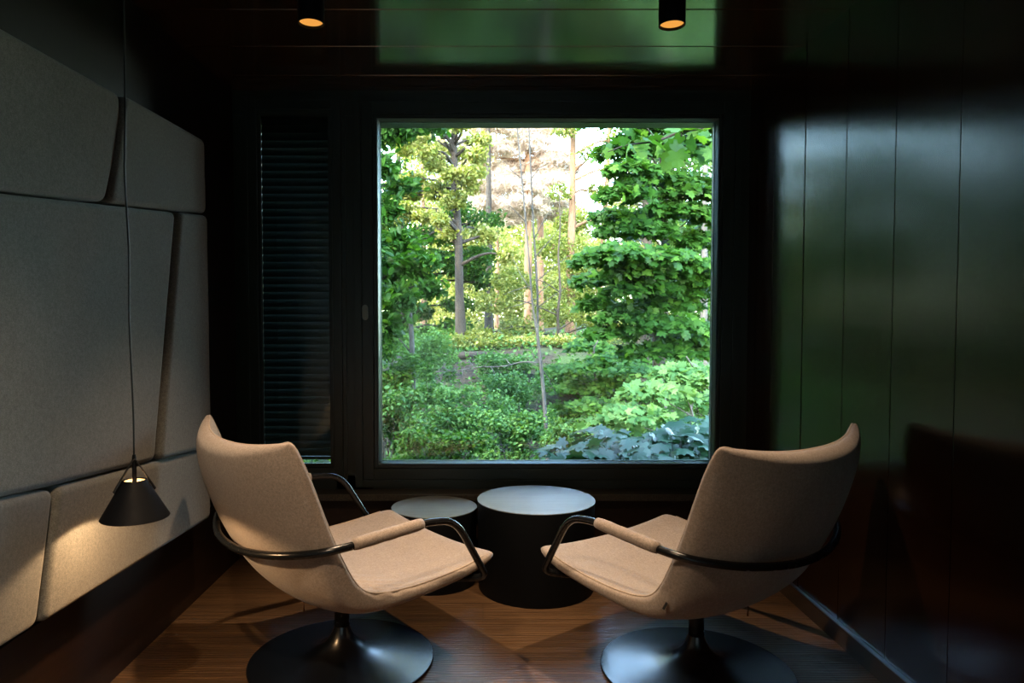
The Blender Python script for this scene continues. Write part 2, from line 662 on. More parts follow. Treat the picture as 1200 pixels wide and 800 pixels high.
bm = bmesh.new(); bx(bm, BX0 - .012, BX1 + .012, WY + .045, WY + .067, zb - .045, zb - .028, .003)
wobj('bottom_rail', bm, MAT['slat'], bl)
bm = bmesh.new(); bx(bm, BX0 - .012, BX1 + .012, WY + .035, WY + .078, zt + .008, BZ1 + .012, .002)
wobj('head_rail', bm, MAT['slat'], bl)
for xx in (BX0 + .06, BX1 - .06):
    bm = bmesh.new(); bx(bm, xx - .001, xx + .001, WY + .052, WY + .0535, zb - .03, zt + .02)
    wobj('cord', bm, MAT['gasket'], bl)

# eaves and roof added out of view to shade the near garden
bm = bmesh.new(); bx(bm, -7, XR + .2, -6, WY + .24, 2.9, 3.1)
tag(obj('shade_roof', bm, MAT['frame']), kind='structure')
bm = bmesh.new(); bx(bm, -7, XL - .15, WY, WY + .2, -1, 2.95); bx(bm, XR + .15, XR + .9, WY, WY + .2, -1, 2.95); bx(bm, XL - .2, XR + .2, WY + .01, WY + .2, -1.0, -.11)
tag(obj('wall_outside', bm, MAT['sidewood']), kind='structure')
bm = bmesh.new(); bx(bm, -7, XR + .2, -6, WY + .2, 3.1, 5.9)
tag(obj('upper_shade_block', bm, MAT['sidewood']), kind='structure')  # unseen upper block added to keep sun off the plants under the window

# ------------------------------------------------------------------ padded wall panels
PXW = XL


def padded_panel(name, poly_uv, front, label, seed=0, bulge=.012, rr=.02):
    """poly_uv = corners in (y,z) on the wall; closed puffy slab from the wall to `front`"""
    P = [Vector((a, b)) for a, b in poly_uv]
    c = sum(P, Vector((0, 0))) / len(P)
    root = empty(name, (PXW, c.x, c.y))
    dd = front - PXW
    n = len(P)
    area = sum(P[i].x * P[(i + 1) % n].y - P[(i + 1) % n].x * P[i].y for i in range(n))
    if area < 0: P = P[::-1]

    def outline(d, r):
        """corners moved in by d and rounded off"""
        C_ = []
        for i in range(n):
            a, b, e = P[i - 1], P[i], P[(i + 1) % n]
            d1, d2 = (b - a).normalized(), (e - b).normalized()
            n1, n2 = Vector((-d1.y, d1.x)), Vector((-d2.y, d2.x))
            k = 1 + n1.dot(n2)
            C_.append(b + (n1 + n2) * (d / k))
        o = []
        for i in range(n):
            a, b, e = C_[i - 1], C_[i], C_[(i + 1) % n]
            q0, q2 = b + (a - b).normalized() * r, b + (e - b).normalized() * r
            for j in range(7):
                t = j / 6
                o.append(q0 * (1 - t) ** 2 + b * 2 * t * (1 - t) + q2 * t * t)
        return o
    R_ = .020
    prof = [(0.0, 0.0), (0.0, dd * .5), (0.0, dd - R_)] + [(R_ * (1 - math.cos(q)), dd - R_ * (1 - math.sin(q))) for q in [PI / 2 * k / 7 for k in range(1, 8)]] + [(R_ + .004, dd)]
    vs, fs = [], []
    for ins, x in prof:
        vs += [(x, q.x - c.x, q.y - c.y) for q in outline(ins, max(.03 - ins * .9, .006))]
    m = 7 * n
    for i in range(len(prof) - 1):
        for k in range(m):
            fs.append((i * m + k, i * m + (k + 1) % m, (i + 1) * m + (k + 1) % m, (i + 1) * m + k))
    vs.append((dd, 0, 0)); vs.append((0, 0, 0))
    last = (len(prof) - 1) * m
    for k in range(m):
        fs.append((last + k, last + (k + 1) % m, len(vs) - 2))
        fs.append(((k + 1) % m, k, len(vs) - 1))
    up = pydata('upholstery', vs, fs, MAT['panel'], root, True)
    sharpen(up, 60)
    # timber back board the felt is stretched over
    cen = sum(P, Vector((0, 0))) / n
    Q = [q.lerp(cen, .03) for q in P]
    m = n
    bb_ = [(-.004, q.x - c.x, q.y - c.y) for q in Q] + [(.012, q.x - c.x, q.y - c.y) for q in Q]
    f2 = [tuple(range(m)), tuple(range(m, 2 * m))[::-1]] + [(k, (k + 1) % m, m + (k + 1) % m, m + k) for k in range(m)]
    pydata('back_board', bb_, f2, MAT['sidewood'], root, False)
    root.location.x += .006
    tag(root, label, 'wall panel', 'grey felt panels on the left wall')
    return root


FX = -1.135


def pp(u, v):
    q = onx(u, v, FX)
    return (q.y, q.z)


YE = .35   # the panels run on past the camera
T1, T2, T3 = pp(0, 28), pp(141, 109), pp(238, 164)
zt_ = lambda yy: T1[1] + (T3[1] - T1[1]) * (yy - T1[0]) / (T3[0] - T1[0])
S1, S2, S3 = pp(0, 224), pp(128, 239), pp(239, 251)
zs = lambda yy: S1[1] + (S3[1] - S1[1]) * (yy - S1[0]) / (S3[0] - S1[0])
L1, L2, L3 = pp(0, 586), pp(67, 571), pp(247, 524)
zl = lambda yy: (L1[1] + (L2[1] - L1[1]) * (yy - L1[0]) / (L2[0] - L1[0])) if yy < L2[0] else (L2[1] + (L3[1] - L2[1]) * (yy - L2[0]) / (L3[0] - L2[0]))
B1, B3 = pp(0, 762), pp(247, 606)
zb_ = lambda yy: B1[1] + (B3[1] - B1[1]) * (yy - B1[0]) / (B3[0] - B1[0])
g = .003
yS2 = pp(127, 238)[0]; yT2 = pp(144, 112)[0]
yM1 = pp(208, 250)[0]; yM2 = pp(184, 537)[0]
yB1 = L2[0]; yB2 = pp(47, 729)[0]
yE = T3[0]
padded_panel('padded_wall_panel', [(YE, zt_(YE)), (yT2, zt_(yT2)), (yT2, zt_(yT2) - .12), (yS2, zs(yS2) + g), (YE, zs(YE) + g)], FX - .012,
             'upper grey felt panel nearest the camera, its slanted edge behind the pendant cord')
padded_panel('padded_wall_panel', [(yT2 + g, zt_(yT2)), (yE, zt_(yE)), (yE + .005, zs(yE) + g), (yS2 + .004, zs(yS2) + g)], FX + .004,
             'smallest upper grey felt panel at the window end of the left wall')
padded_panel('padded_wall_panel', [(YE, zs(YE) - g), (yM1, zs(yM1) - g), (yM2, zl(yM2) + g), (yB1, zl(yB1) + g), (YE, zl(YE) + g)], FX - .010,
             'largest grey felt panel in the middle of the left wall')
padded_panel('padded_wall_panel', [(yM1 + .004, zs(yM1) - g), (yE + .008, zs(yE) - g), (yE + .012, zl(yE) + g), (yM2 + .004, zl(yM2) + g)], FX + .008,
             'narrow upright grey felt panel between the large middle panel and the window')
padded_panel('padded_wall_panel', [(YE, zl(YE) - g), (yB1 - g, zl(yB1) - g), (yB2 - g, zb_(yB2)), (YE, zb_(YE))], FX - .008,
             'bottom grey felt panel at the lower left corner of the photo')
padded_panel('padded_wall_panel', [(yB1 + g, zl(yB1) - g), (yE + .012, zl(yE) - g), (yE + .014, zb_(yE)), (yB2 + g, zb_(yB2))], FX,
             'long bottom grey felt panel lit by the low pendant lamp')

# ------------------------------------------------------------------ ceiling spots
def ceiling_spot(x, y, zb, label, fwd=0, watts=None, cone=None):
    root = empty('ceiling_spotlight', (x, y, cz(y)))
    L = cz(y) - zb
    R = .0425
    lathe('housing', [(R - .004, -.0), (R, 0), (R, -L + .0), (R - .0035, -L), (R - .0035, -L + .012), (.0, -L + .012)][::-1], MAT['lampblack'], root, 48)
    lathe('lamp_lens', [(0, -L + .008), (R - .005, -L + .008), (R - .005, -L + .0105), (0, -L + .0105)], emit_mat('spot lens glow', (1.0, .42, .075), .9), root, 48)
    tag(root, label, 'ceiling spotlight', 'black cylinder ceiling spotlights')
    ld = bpy.data.lights.new('spot_bulb', 'SPOT')
    ld.energy = SPOT_W
    ld.color = (1.0, .70, .45)
    ld.spot_size = math.radians(76)
    ld.spot_blend = 1.0
    ld.shadow_soft_size = .022
    lo = bpy.data.objects.new('spot_bulb', ld)
    COL.objects.link(lo)
    lo.parent = root
    lo.location = (0, 0, -L - .012)
    if watts: ld.energy = watts; ld.spot_size = math.radians(cone)
    lo.rotation_euler = (math.radians(fwd), math.radians(-6 if x < 0 else 6), 0)   # the bulbs are turned a little towards each other
    return root


SPOT_W = 140
sp1 = at(364.5, 28, 2.30)
ceiling_spot(sp1.x, 2.30, sp1.z, 'black cylinder ceiling spotlight above the left armchair')
sp2 = at(787.5, 30, 2.30)
ceiling_spot(sp2.x, 2.30, sp2.z, 'black cylinder ceiling spotlight above the right armchair')

ceiling_spot(-.567, .75, sp1.z, 'black cylinder ceiling spotlight behind the left armchair, nearest the camera', 24, 110, 84)

# ------------------------------------------------------------------ pendant lamp
PYD = 1.93
pc = at(158.5, 606, PYD)
pen = empty('pendant_lamp', (pc.x, PYD, pc.z))
RB, RT, HS = .0885, .028, .105
lathe('lamp_shade', [(RT, HS), (RT + .002, HS + .001), (RB + .001, .0015), (RB, 0), (RB - .0015, .001), (RT - .0015, HS - .001)], MAT['lampblack'], pen, 64, close=True)
lathe('shade_lining', [(RT - .002, HS - .001), (RB - .0022, .0015), (RB - .0028, .0015), (RT - .0026, HS - .001)], MAT['lampwarm'], pen, 64, close=True)
# strap bent over the top like an inverted V
sp_pts = round_poly([(-.050, .0, .072), (-.003, 0, .160), (.003, 0, .160), (.050, 0, .072)], .012)
bm = bmesh.new()
prev = None
rot = math.radians(35)
for p_ in sp_pts:
    for_ = []
    for sy in (-.0055, .0055):
        for dr in (0, .005):
            q = Vector((p_.x * (1 + dr * 18), sy, p_.z + dr))
            for_.append(bm.verts.new((q.x * math.cos(rot) - q.y * math.sin(rot), q.x * math.sin(rot) + q.y * math.cos(rot), q.z)))
    if prev:
        a, b = prev, for_
        bm.faces.new((a[0], a[2], b[2], b[0])); bm.faces.new((a[1], b[1], b[3], a[3]))
        bm.faces.new((a[0], b[0], b[1], a[1])); bm.faces.new((a[2], a[3], b[3], b[2]))
    prev = for_
obj('strap', bm, MAT['strap'], pen, True)
lathe('lamp_holder', [(0, .073), (.012, .073), (.012, .09), (.006, .10), (.0055, .168), (.004, .176), (0, .176)], MAT['lampblack'], pen, 24)
lathe('light_bulb', [(0, .046), (.008, .049), (.011, .057), (.009, .067), (.006, .074), (0, .074)], emit_mat('pendant bulb glow', (1.0, .55, .22), 14), pen, 24)
ctop = cz(PYD) - pc.z
cord = [(0, 0, .17), (.0, 0, .30), (-.006, .0, .55), (-.004, 0, .75), (-.011, 0, .95), (-.006, 0, 1.15), (-.004, 0, ctop - .02)]
tube('cord', catmull(cord, 8), .0026, MAT['gasket'], pen, 8)
lathe('ceiling_rose', [(0, ctop), (.035, ctop), (.035, ctop - .018), (.03, ctop - .022), (0, ctop - .022)], MAT['lampblack'], pen, 32)
tag(pen, 'black cone pendant lamp on a long cord beside the grey felt wall', 'pendant lamp')
ld = bpy.data.lights.new('pendant_bulb', 'POINT')
ld.energy = 8.4
ld.color = (1.0, .62, .32)
ld.shadow_soft_size = .009
lo = bpy.data.objects.new('pendant_bulb', ld)
COL.objects.link(lo); lo.parent = pen; lo.location = (0, 0, .034)
bulb_l = lo

# ------------------------------------------------------------------ side tables
def drum_table(x, y, r, h, label):
    root = empty('drum_side_table', (x, y, 0))
    lathe('drum_body', [(0, 0), (r - .008, 0), (r - .006, .004), (r - .0015, h - .0045), (0, h - .0045)], MAT['drum'], root, 128)
    lathe('tabletop', [(0, h - .004), (r - .001, h - .004), (r, h - .003), (r, h - .001), (r - .001, h), (0, h)], MAT['drumtop'], root, 128)
    tag(root, label, 'side table')
    return root


drum_table(.242, 3.168, .268, .405, 'larger and taller round black drum side table between the armchairs')
drum_table(-.228, 3.245, .200, .350, 'smaller lower round drum side table half hidden behind the left armchair')

# ------------------------------------------------------------------ lounge chairs
EDGE = [(.412, .412), (.36, .406), (.29, .391), (.175, .377), (.05, .370), (-.05, .376), (-.105, .394), (-.135, .430), (-.165, .485), (-.200, .560), (-.235, .645), (-.272, .745), (-.305, .825), (-.328, .878)]
#       dc     Nc     te     w
PRM = [(.022, .060, .038, .350), (.027, .070, .042, .372), (.030, .079, .045, .380), (.034, .088, .046, .386), (.036, .100, .052, .388), (.036, .120, .064, .390), (.040, .140, .080, .390),
       (.050, .160, .082, .392), (.062, .172, .074, .395), (.072, .180, .068, .398), (.080, .186, .064, .402), (.085, .184, .058, .406), (.085, .170, .050, .405), (.080, .140, .040, .388)]


def make_chair(wrinkle=False):
    root = empty('lounge_chair')
    E = [Vector((a, 0, b)) for a, b in EDGE]
    n = len(E)
    T = []
    for i in range(n):
        t = (E[min(i + 1, n - 1)] - E[max(i - 1, 0)]).normalized()
        T.append(Vector((-t.z, 0, t.x)))
    NT = 13
    ts = [-1 + 2 * k / (NT - 1) for k in range(NT)]
    vs, rings = [], []
    for i in range(n):
        dc, nc, te, w = PRM[i]
        ringi = []
        for t in ts:
            tt = math.copysign(abs(t) ** .9, t)
            off_ = dc * (1 - abs(tt) ** 2.2)
            ringi.append(E[i] + T[i] * off_ + Vector((0, w * tt, 0)))
        ro = []
        for t in reversed(ts):
            tt = math.copysign(abs(t) ** .9, t)
            off_ = te + (nc - te) * (1 - abs(tt) ** 2.3)
            ro.append(E[i] + T[i] * off_ + Vector((0, (w - .004) * tt, 0)))
        rim1 = E[i] + T[i] * te * .5 + Vector((0, w + .006, 0))
        rim2 = E[i] + T[i] * te * .5 + Vector((0, -w - .006, 0))
        rg = ringi + [rim1] + ro + [rim2]
        rings.append(rg)
    M_ = len(rings[0])
    if wrinkle:
        # denser sections along the profile so that creases can be modelled on the seat
        pass
    vs = [v for r in rings for v in r]
    fs = []
    for i in range(n - 1):
        for k in range(M_):
            k2 = (k + 1) % M_
            fs.append((i * M_ + k, i * M_ + k2, (i + 1) * M_ + k2, (i + 1) * M_ + k))
    for base in (0, (n - 1) * M_):
        for k in range(NT - 1):
            a, b = base + k, base + k + 1
            c, d = base + (2 * NT - k) - 1, base + (2 * NT - k)
            # outer ring index of ts[k] is NT+1 + (NT-1-k)
            ok, ok1 = base + NT + 1 + (NT - 1 - k), base + NT + 1 + (NT - 2 - k)
            fs.append((a, b, ok1, ok))
        fs.append((base + 0, base + NT + 1 + NT - 1, base + M_ - 1))
        fs.append((base + NT - 1, base + NT, base + NT + 1))
    sh = pydata('seat_shell', vs, fs, MAT['chair'], root, True)
    md = sh.modifiers.new('sub', 'SUBSURF'); md.levels = 3; md.render_levels = 3
    if wrinkle:
        tex = bpy.data.textures.new('creases', 'CLOUDS')
    bpy.context.view_layer.update()
    ev = sh.evaluated_get(bpy.context.evaluated_depsgraph_get())
    EV = [ev.data.vertices[i].co.copy() for i in range(len(vs))]
    # piping along the seam between the inner cushion and the outer shell
    seam = [EV[i * M_ + 0] for i in range(1, n)]
    top = [EV[(n - 1) * M_ + k] for k in range(1, NT - 1)]
    seam2 = [EV[i * M_ + NT - 1] for i in reversed(range(1, n))]
    tube('piping', catmull(seam + top + seam2, 4), .0036, MAT['piping'], root, 6)
    # black tube running round the back and forward as both arms
    half = [(.262, -.275, .322), (.300, -.345, .330), (.338, -.408, .345), (.202, -.418, .566), (.085, -.424, .578), (-.130, -.436, .560), (-.250, -.405, .545), (-.338, -.290, .522), (-.388, -.14, .506)]
    r1 = round_poly(half[:6], [.03, .035, .07, .03], 7)
    back = catmull([half[5], half[6], half[7], half[8], (-.400, 0, .500)] + [(a, -b, c) for a, b, c in (half[8], half[7], half[6], half[5])], 8)
    r2 = [Vector((v.x, -v.y, v.z)) for v in reversed(r1)]
    tube('arm_frame', r1[:-1] + back + r2[1:], .0122, MAT['blackmetal'], root, 16)
    for s in (-1, 1):
        a, b = Vector((.070, s * .4246, .5770)), Vector((-.172, s * .434, .5600))
        pts = [a.lerp(b, k / 14) for k in range(15)]
        rr = [.0165, .0185] + [.019 + .0006 * math.sin(k * 1.7) for k in range(11)] + [.0185, .0165]
        tube('arm_sleeve', pts, rr, MAT['chair'], root, 20)
    lathe('swivel_column', [(0, .31), (.0262, .31), (.0262, .10), (.024, .09), (0, .09)], MAT['blackmetal'], root, 40)
    lathe('mounting_plate', [(0, .292), (.11, .292), (.11, .300), (0, .300)], MAT['blackmetal'], root, 40)
    R = .327
    prof = [(0, .0), (R - .006, 0), (R, .003), (R, .009), (R - .003, .012), (.26, .018), (.20, .0235), (.15, .031), (.11, .041), (.08, .055), (.058, .072), (.042, .092), (.032, .113), (.0275, .128), (0, .128)]
    lathe('pedestal_base', prof, MAT['basemetal'], root, 128)
    # small woven tag on the outer edge and hanging leather pull under the back
    bm = bmesh.new(); bx(bm, -.0015, .0035, -.0015, .0015, -.012, .012, .0005)
    bx(bm, -.0035, .0035, -.0011, .0011, -.012, .012)
    tg = obj('fabric_tag', bm, MAT['tagm'], root)
    tg.location = (-.175, .402, .385); tg.rotation_euler = (0, -.45, .25)
    tube('pull_tab', [(-.16, -.05, .285), (-.165, -.05, .262), (-.163, -.05, .235)], [.0018, .0022, .003], MAT['leather'], root, 8)
    return root


ch1 = make_chair()
ch1.location = (-.504, 2.462, 0)
ch1.rotation_euler = (0, 0, math.radians(37.4))
tag(ch1, 'beige lounge chair on the left, facing right towards the tables', 'lounge chair', 'beige swivel lounge chairs')
ch2 = ch1.copy(); COL.objects.link(ch2)
for c in list(ch1.children):
    d = c.copy(); COL.objects.link(d); d.parent = ch2
shell = [c for c in ch1.children if c.name.startswith('seat_shell')][0]
bpy.context.view_layer.update()
me2 = bpy.data.meshes.new_from_object(shell.evaluated_get(bpy.context.evaluated_depsgraph_get()))
for v in me2.vertices:
    if v.normal.z > .35 and v.co.z < .47 and v.co.y < .05:
        x_, y_ = v.co.x, v.co.y
        w_ = math.exp(-((x_ + .045) / .085) ** 2) * math.exp(-((y_ + .27) / .16) ** 2)
        v.co += v.normal * w_ * (.0045 * math.sin(95 * (x_ * .55 + y_ * .9) + 3 * math.sin(14 * x_)) + .002 * math.sin(230 * (x_ * .8 - y_ * .35)))
me2.update()
shell.modifiers.clear()
shell.data = me2
me2.polygons.foreach_set('use_smooth', [True] * len(me2.polygons))
ch2.location = (.738, 2.383, 0)
ch2.rotation_euler = (0, 0, math.radians(127.8))
tag(ch2, 'beige lounge chair on the right, turned left beside the dark wood wall', 'lounge chair', 'beige swivel lounge chairs')

# ------------------------------------------------------------------ outdoors
def ground_z(x, y):
    t = min(max((y - 10.5) / 3.5, 0), 1)
    s = t * t * (3 - 2 * t)
    far = min(max((y - 14) / 20, 0), 1) * .7
    return -.62 + .10 * math.sin(x * .9 + y * .5) + .05 * math.sin(x * 2.3 - y) + s * 1.25 + far


def ground():
    m = M('leaf litter and soil')
    v = m.coords()
    a = m.noise(v, 1.1, 6, .65)
    b = m.noise(v, 14, 5, .7)
    c = m.ramp(b, [(.3, (.006, .005, .004)), (.7, (.028, .020, .014))])
    col = m.mix(m.ramp(a, [(.46, (0, 0, 0)), (.62, (1, 1, 1))]), c, (.022, .055, .010))
    m.l(col, m.b.inputs['Base Color'])
    m.set(Roughness=.95)
    m.l(m.bump(b, .8, .05), m.b.inputs['Normal'])
    vs, fs = [], []
    xs = [-30 + i * .6 for i in range(117)]
    ys = [WY + .2] + [4 + j * .5 for j in range(100)]
    for y_ in ys:
        for x_ in xs:
            vs.append((x_, y_, ground_z(x_, y_) if y_ > 4 else -.62))
    n = len(xs)
    for j in range(len(ys) - 1):
        for i in range(n - 1):
            fs.append((j * n + i, j * n + i + 1, (j + 1) * n + i + 1, (j + 1) * n + i))
    me = bpy.data.meshes.new('ground'); me.from_pydata(vs, [], fs)
    tag(link('ground', me, m.m), kind='structure')


ground()

LEAF = {}
# (vertices x,y,z with the stalk at the origin and the tip towards +y, triangles)
LEAF['diamond'] = (np.array([(0, 0, 0), (.30, .45, .06), (0, 1, -.05), (-.30, .45, .06)]), [(0, 1, 2), (0, 2, 3)])
LEAF['oval'] = (np.array([(0, 0, 0), (.22, .2, .04), (.30, .5, .06), (.16, .82, .02), (0, 1, -.08), (-.16, .82, .02), (-.30, .5, .06), (-.22, .2, .04)]),
                [(0, 1, 2), (0, 2, 3), (0, 3, 4), (0, 4, 5), (0, 5, 6), (0, 6, 7)])
mp = [(0, .08), (.20, -.06), (.44, -.02), (.34, .16), (.62, .30), (.58, .48), (.36, .46), (.28, .56), (.34, .78), (.20, .76), (.10, .86), (0, 1.06)]
mp = mp + [(-x, y) for x, y in reversed(mp[1:-1])]
ML = np.array([(0, .35, .03)] + [(x, y, .02 - .22 * (x * x + (y - .35) ** 2)) for x, y in mp])
LEAF['maple'] = (ML, [(0, i, i % len(mp) + 1) for i in range(1, len(mp) + 1)])
LEAF['needle'] = (np.array([(-.02, 0, 0), (.02, 0, 0), (0.0, 1, 0)]), [(0, 1, 2)])


def foliage(name, P, size, kind, mat, parent, up=1.0, out=None, spread=.6, tint=None, droop=0.0, jitter=.35):
    """one mesh of leaves at the points P (n,3)"""
    P = np.asarray(P, float)
    n = len(P)
    base, tris = LEAF[kind]
    N = rng.normal(size=(n, 3)) * spread
    N[:, 2] += up
    if out is not None: N += out
    N /= np.linalg.norm(N, axis=1)[:, None] + 1e-9
    A = rng.normal(size=(n, 3)); A[:, 2] -= droop
    A -= N * (A * N).sum(1)[:, None]
    A /= np.linalg.norm(A, axis=1)[:, None] + 1e-9
    B = np.cross(A, N)
    s = size * (1 + jitter * (rng.random(n) * 2 - 1))
    V = P[:, None, :] + s[:, None, None] * (base[None, :, 0, None] * B[:, None, :] + base[None, :, 1, None] * A[:, None, :] + base[None, :, 2, None] * N[:, None, :])
    k = len(base)
    F_ = np.array(tris)[None] + (np.arange(n) * k)[:, None, None]
    me = bpy.data.meshes.new(name)
    V = V.reshape(-1, 3); F_ = F_.reshape(-1, 3)
    me.vertices.add(len(V)); me.vertices.foreach_set('co', V.ravel())
    me.loops.add(F_.size); me.loops.foreach_set('vertex_index', F_.ravel().astype(np.int32))
    me.polygons.add(len(F_)); me.polygons.foreach_set('loop_start', (np.arange(len(F_)) * 3).astype(np.int32))
    me.polygons.foreach_set('loop_total', np.full(len(F_), 3, np.int32))
    me.update(calc_edges=True)
    at_ = me.attributes.new('tint', 'FLOAT', 'POINT')
    tv = rng.random(n) if tint is None else np.clip(tint + rng.normal(size=n) * .18, 0, 1)
    at_.data.foreach_set('value', np.repeat(tv, k).astype(np.float32))
    return link(name, me, mat, parent, kind in ('maple', 'oval'))


def blob(c, r, n, shell=.5):
    """points in an ellipsoid, denser near its skin"""
    d = rng.normal(size=(n, 3)); d /= np.linalg.norm(d, axis=1)[:, None]
    q = rng.random(n) ** (1 / 3) * (1 - shell) + shell * (.75 + .3 * rng.random(n))
    return np.array(c) + d * q[:, None] * np.array(r)


def spray(c, r, n, thick=.12, tilt=0.0):
    """flat drooping layer of leaves, like a maple branch"""
    a = rng.random(n) * 2 * PI; q = np.sqrt(rng.random(n))
    x = q * np.cos(a) * r[0]; y_ = q * np.sin(a) * r[1]
    z = -((q) ** 2) * r[2] + rng.normal(size=n) * thick * r[2] * 2 + tilt * x
    return np.array(c) + np.stack([x, y_, z], 1)


BARK = dict(
    grey=bark_mat('grey bark', (.04, .038, .034), (.11, .105, .10)),
    dark=bark_mat('dark bark', (.012, .010, .008), (.045, .035, .028)),
    pine=bark_mat('orange pine bark', (.12, .06, .033), (.32, .18, .11)),
    pale=bark_mat('pale grey bark', (.03, .03, .029), (.085, .083, .08), 14),
    brown=bark_mat('brown bark', (.06, .033, .018), (.18, .105, .06)),
)
LM = dict(
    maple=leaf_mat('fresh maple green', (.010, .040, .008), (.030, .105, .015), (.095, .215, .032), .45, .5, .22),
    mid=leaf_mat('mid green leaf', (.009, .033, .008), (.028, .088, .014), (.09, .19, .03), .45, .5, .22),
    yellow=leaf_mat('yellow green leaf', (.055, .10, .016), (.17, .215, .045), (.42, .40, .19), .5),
    dark=leaf_mat('dark conifer green', (.005, .017, .008), (.013, .036, .015), (.028, .065, .024), .2, .5, .2),
    pale=leaf_mat('sunlit pinkish pine needle', (.24, .19, .165), (.45, .365, .33), (.70, .58, .53), .25),  # pale pinkish tone puts sunlight into the needle colour
    shrub=leaf_mat('blue green shrub leaf', (.018, .062, .020), (.055, .155, .045), (.14, .28, .085), .42, .5, .2),
    big=leaf_mat('blue green large leaf', (.010, .045, .018), (.020, .072, .034), (.04, .11, .06), .25, .35, .5),
)


def trunk_pts(x, y, z0, h, lean=(0, 0), wob=.12, seed=0):
    r_ = random.Random(seed)
    pts = []
    for k in range(9):
        t = k / 8
        pts.append(Vector((x + lean[0] * t * h + r_.uniform(-wob, wob) * (t > 0) * .6, y + lean[1] * t * h + r_.uniform(-wob, wob) * (t > 0) * .4, z0 + h * t)))
    return pts


def limbs(br, k, bark, root):
    """each bough with its side twigs is one branch"""
    for i in range(0, len(br), k):
        vs, fs = [], []
        for pts, r in br[i:i + k]:
            v, f = tube_geo(pts, r, 5)
            o = len(vs)
            vs += v
            fs += [tuple(q + o for q in t) for t in f]
        me = bpy.data.meshes.new('branch')
        me.from_pydata([tuple(v) for v in vs], [], fs)
        link('branch', me, bark, root, True)


def tree(name, label, cat, x, y, h, r, bark, blobs, size, kind, lm, up=.7, spread=.7, tint=None, lean=(0, 0), group='woodland trees outside the window', seed=1, branch=.03, droop=0, wob=.12, mode='blob', shell=.5, cluster=0):
    """blobs: (centre, radii, leaves) in world space"""
    z0 = ground_z(x, y) - .1
    if kind == 'diamond' and y < 22:
        blobs = [(c, rd, int(n_ * 2.2)) for c, rd, n_ in blobs]
        size *= .66
    root = empty(name, (x, y, z0))
    o = Vector((x, y, z0))
    tp = trunk_pts(x, y, z0, h, lean, wob, seed)
    rad = [r * (1.35 if k == 0 else 1 - .75 * k / 8) for k in range(9)]
    cp = catmull([p_ - o for p_ in tp], 5)
    rr = [rad[min(int(i / 5), 8)] * (1 - (i / 5 % 1)) + rad[min(int(i / 5) + 1, 8)] * (i / 5 % 1) for i in range(len(cp))]
    tube('trunk', cp, rr, bark, root, 12)
    P = []
    br = []
    rs = random.Random(seed + 5)
    for c, rd, n in blobs:
        c = Vector(c)
        P.append(spray(c, rd, n) if mode == 'spray' else blob(c, rd, n, shell))
        if mode != 'spray': P.append(blob(c, tuple(1.5 * q for q in rd), n // 5, .2))
        zz = max(z0 + .3, min(z0 + h * .97, c.z - rs.uniform(.1, .5) * (abs(c.x - x) + .3)))
        k = (zz - z0) / h * 8
        i0 = min(int(k), 7)
        s = tp[i0].lerp(tp[i0 + 1], k - i0)
        mid = s.lerp(c, .5) + Vector((rs.uniform(-.15, .15), rs.uniform(-.15, .15), .12 * (c - s).length))
        b_r = max(branch * (1 - .6 * (zz - z0) / h), .006)
        br.append((catmull([s - o, mid - o, c - o], 5), [b_r * (1 - .075 * q) for q in range(11)]))
        for q in range(3):
            e = c + Vector((rs.uniform(-.8, .8) * rd[0], rs.uniform(-.8, .8) * rd[1], rs.uniform(-.5, .7) * rd[2]))
            st = mid.lerp(c, .5 + .15 * q)
            br.append(([st - o, st.lerp(e, .5) - o + Vector((0, 0, .04)), e - o], [b_r * .45, b_r * .3, b_r * .12]))
    limbs(br, 4, bark, root)
    if P:
        P = np.concatenate(P) - np.array(o)
        foliage('foliage', P, size, kind, lm, root, up, np.tile(np.array([0, -.55, 0]), (len(P), 1)) if mode == 'spray' else None, spread, tint, droop)
    tag(root, label, cat, group)
    return root


def uvb(u, v, Y, ru, rv, n, ry=None):
    """foliage mass: where it hangs, how wide and tall"""
    c = at(u, v, Y)
    s = Y / F
    return (c, (ru * s, ry if ry else max(ru, rv) * s * .8, rv * s), n)


def X(u, Y): return (u - PX) / F * Y


rs = random.Random(3)
# --- far screen of sunlit trees
far_specs = [(-9.5, 33, 13), (-6.5, 30, 15), (-3.8, 34, 12), (-1.6, 29, 16), (1.2, 33, 12), (4.0, 35, 7.5), (7.2, 31, 12), (9.6, 34, 16), (12.4, 30, 15), (15.5, 33, 14)]
far_labels = ['sunlit yellow green tree far back at the left edge of the wood', 'tall sunlit tree far back behind the leafy left tree', 'far sunlit tree seen past the dark trunk', 'tall far tree with yellow crown left of the pale pine', 'low sunlit tree far back behind the pale pine trunks',
              'lowest bright tree far back below the sky gaps', 'bright tree far back between the sky gaps and the maple', 'far tall tree behind the upper maple leaves', 'far tree behind the dark conifer', 'far tree at the right edge of the wood']
for i, (x_, y_, h_) in enumerate(far_specs):
    bl_ = []
    for k in range(16):
        zc = 1.4 + (h_ - 1.5) * (k + .5) / 16
        w_ = 2.0 * (1 - .35 * k / 16)
        nn_ = 1250 if zc < 6.5 else 620
        bl_.append(((x_ + rs.uniform(-1.2, 1.2), y_ + rs.uniform(-1, 1), zc), (w_ * rs.uniform(.6, 1), 1.3, rs.uniform(.6, 1.0)), nn_))
    tree('broadleaf_tree', far_labels[i], 'tree', x_, y_, h_ * .92, .17, BARK['brown'] if i % 2 else BARK['dark'], bl_, .15, 'diamond', LM['yellow'] if i in (0, 1, 3, 4, 5, 6) else LM['mid'], .5, .8, .6, seed=20 + i, shell=.35)
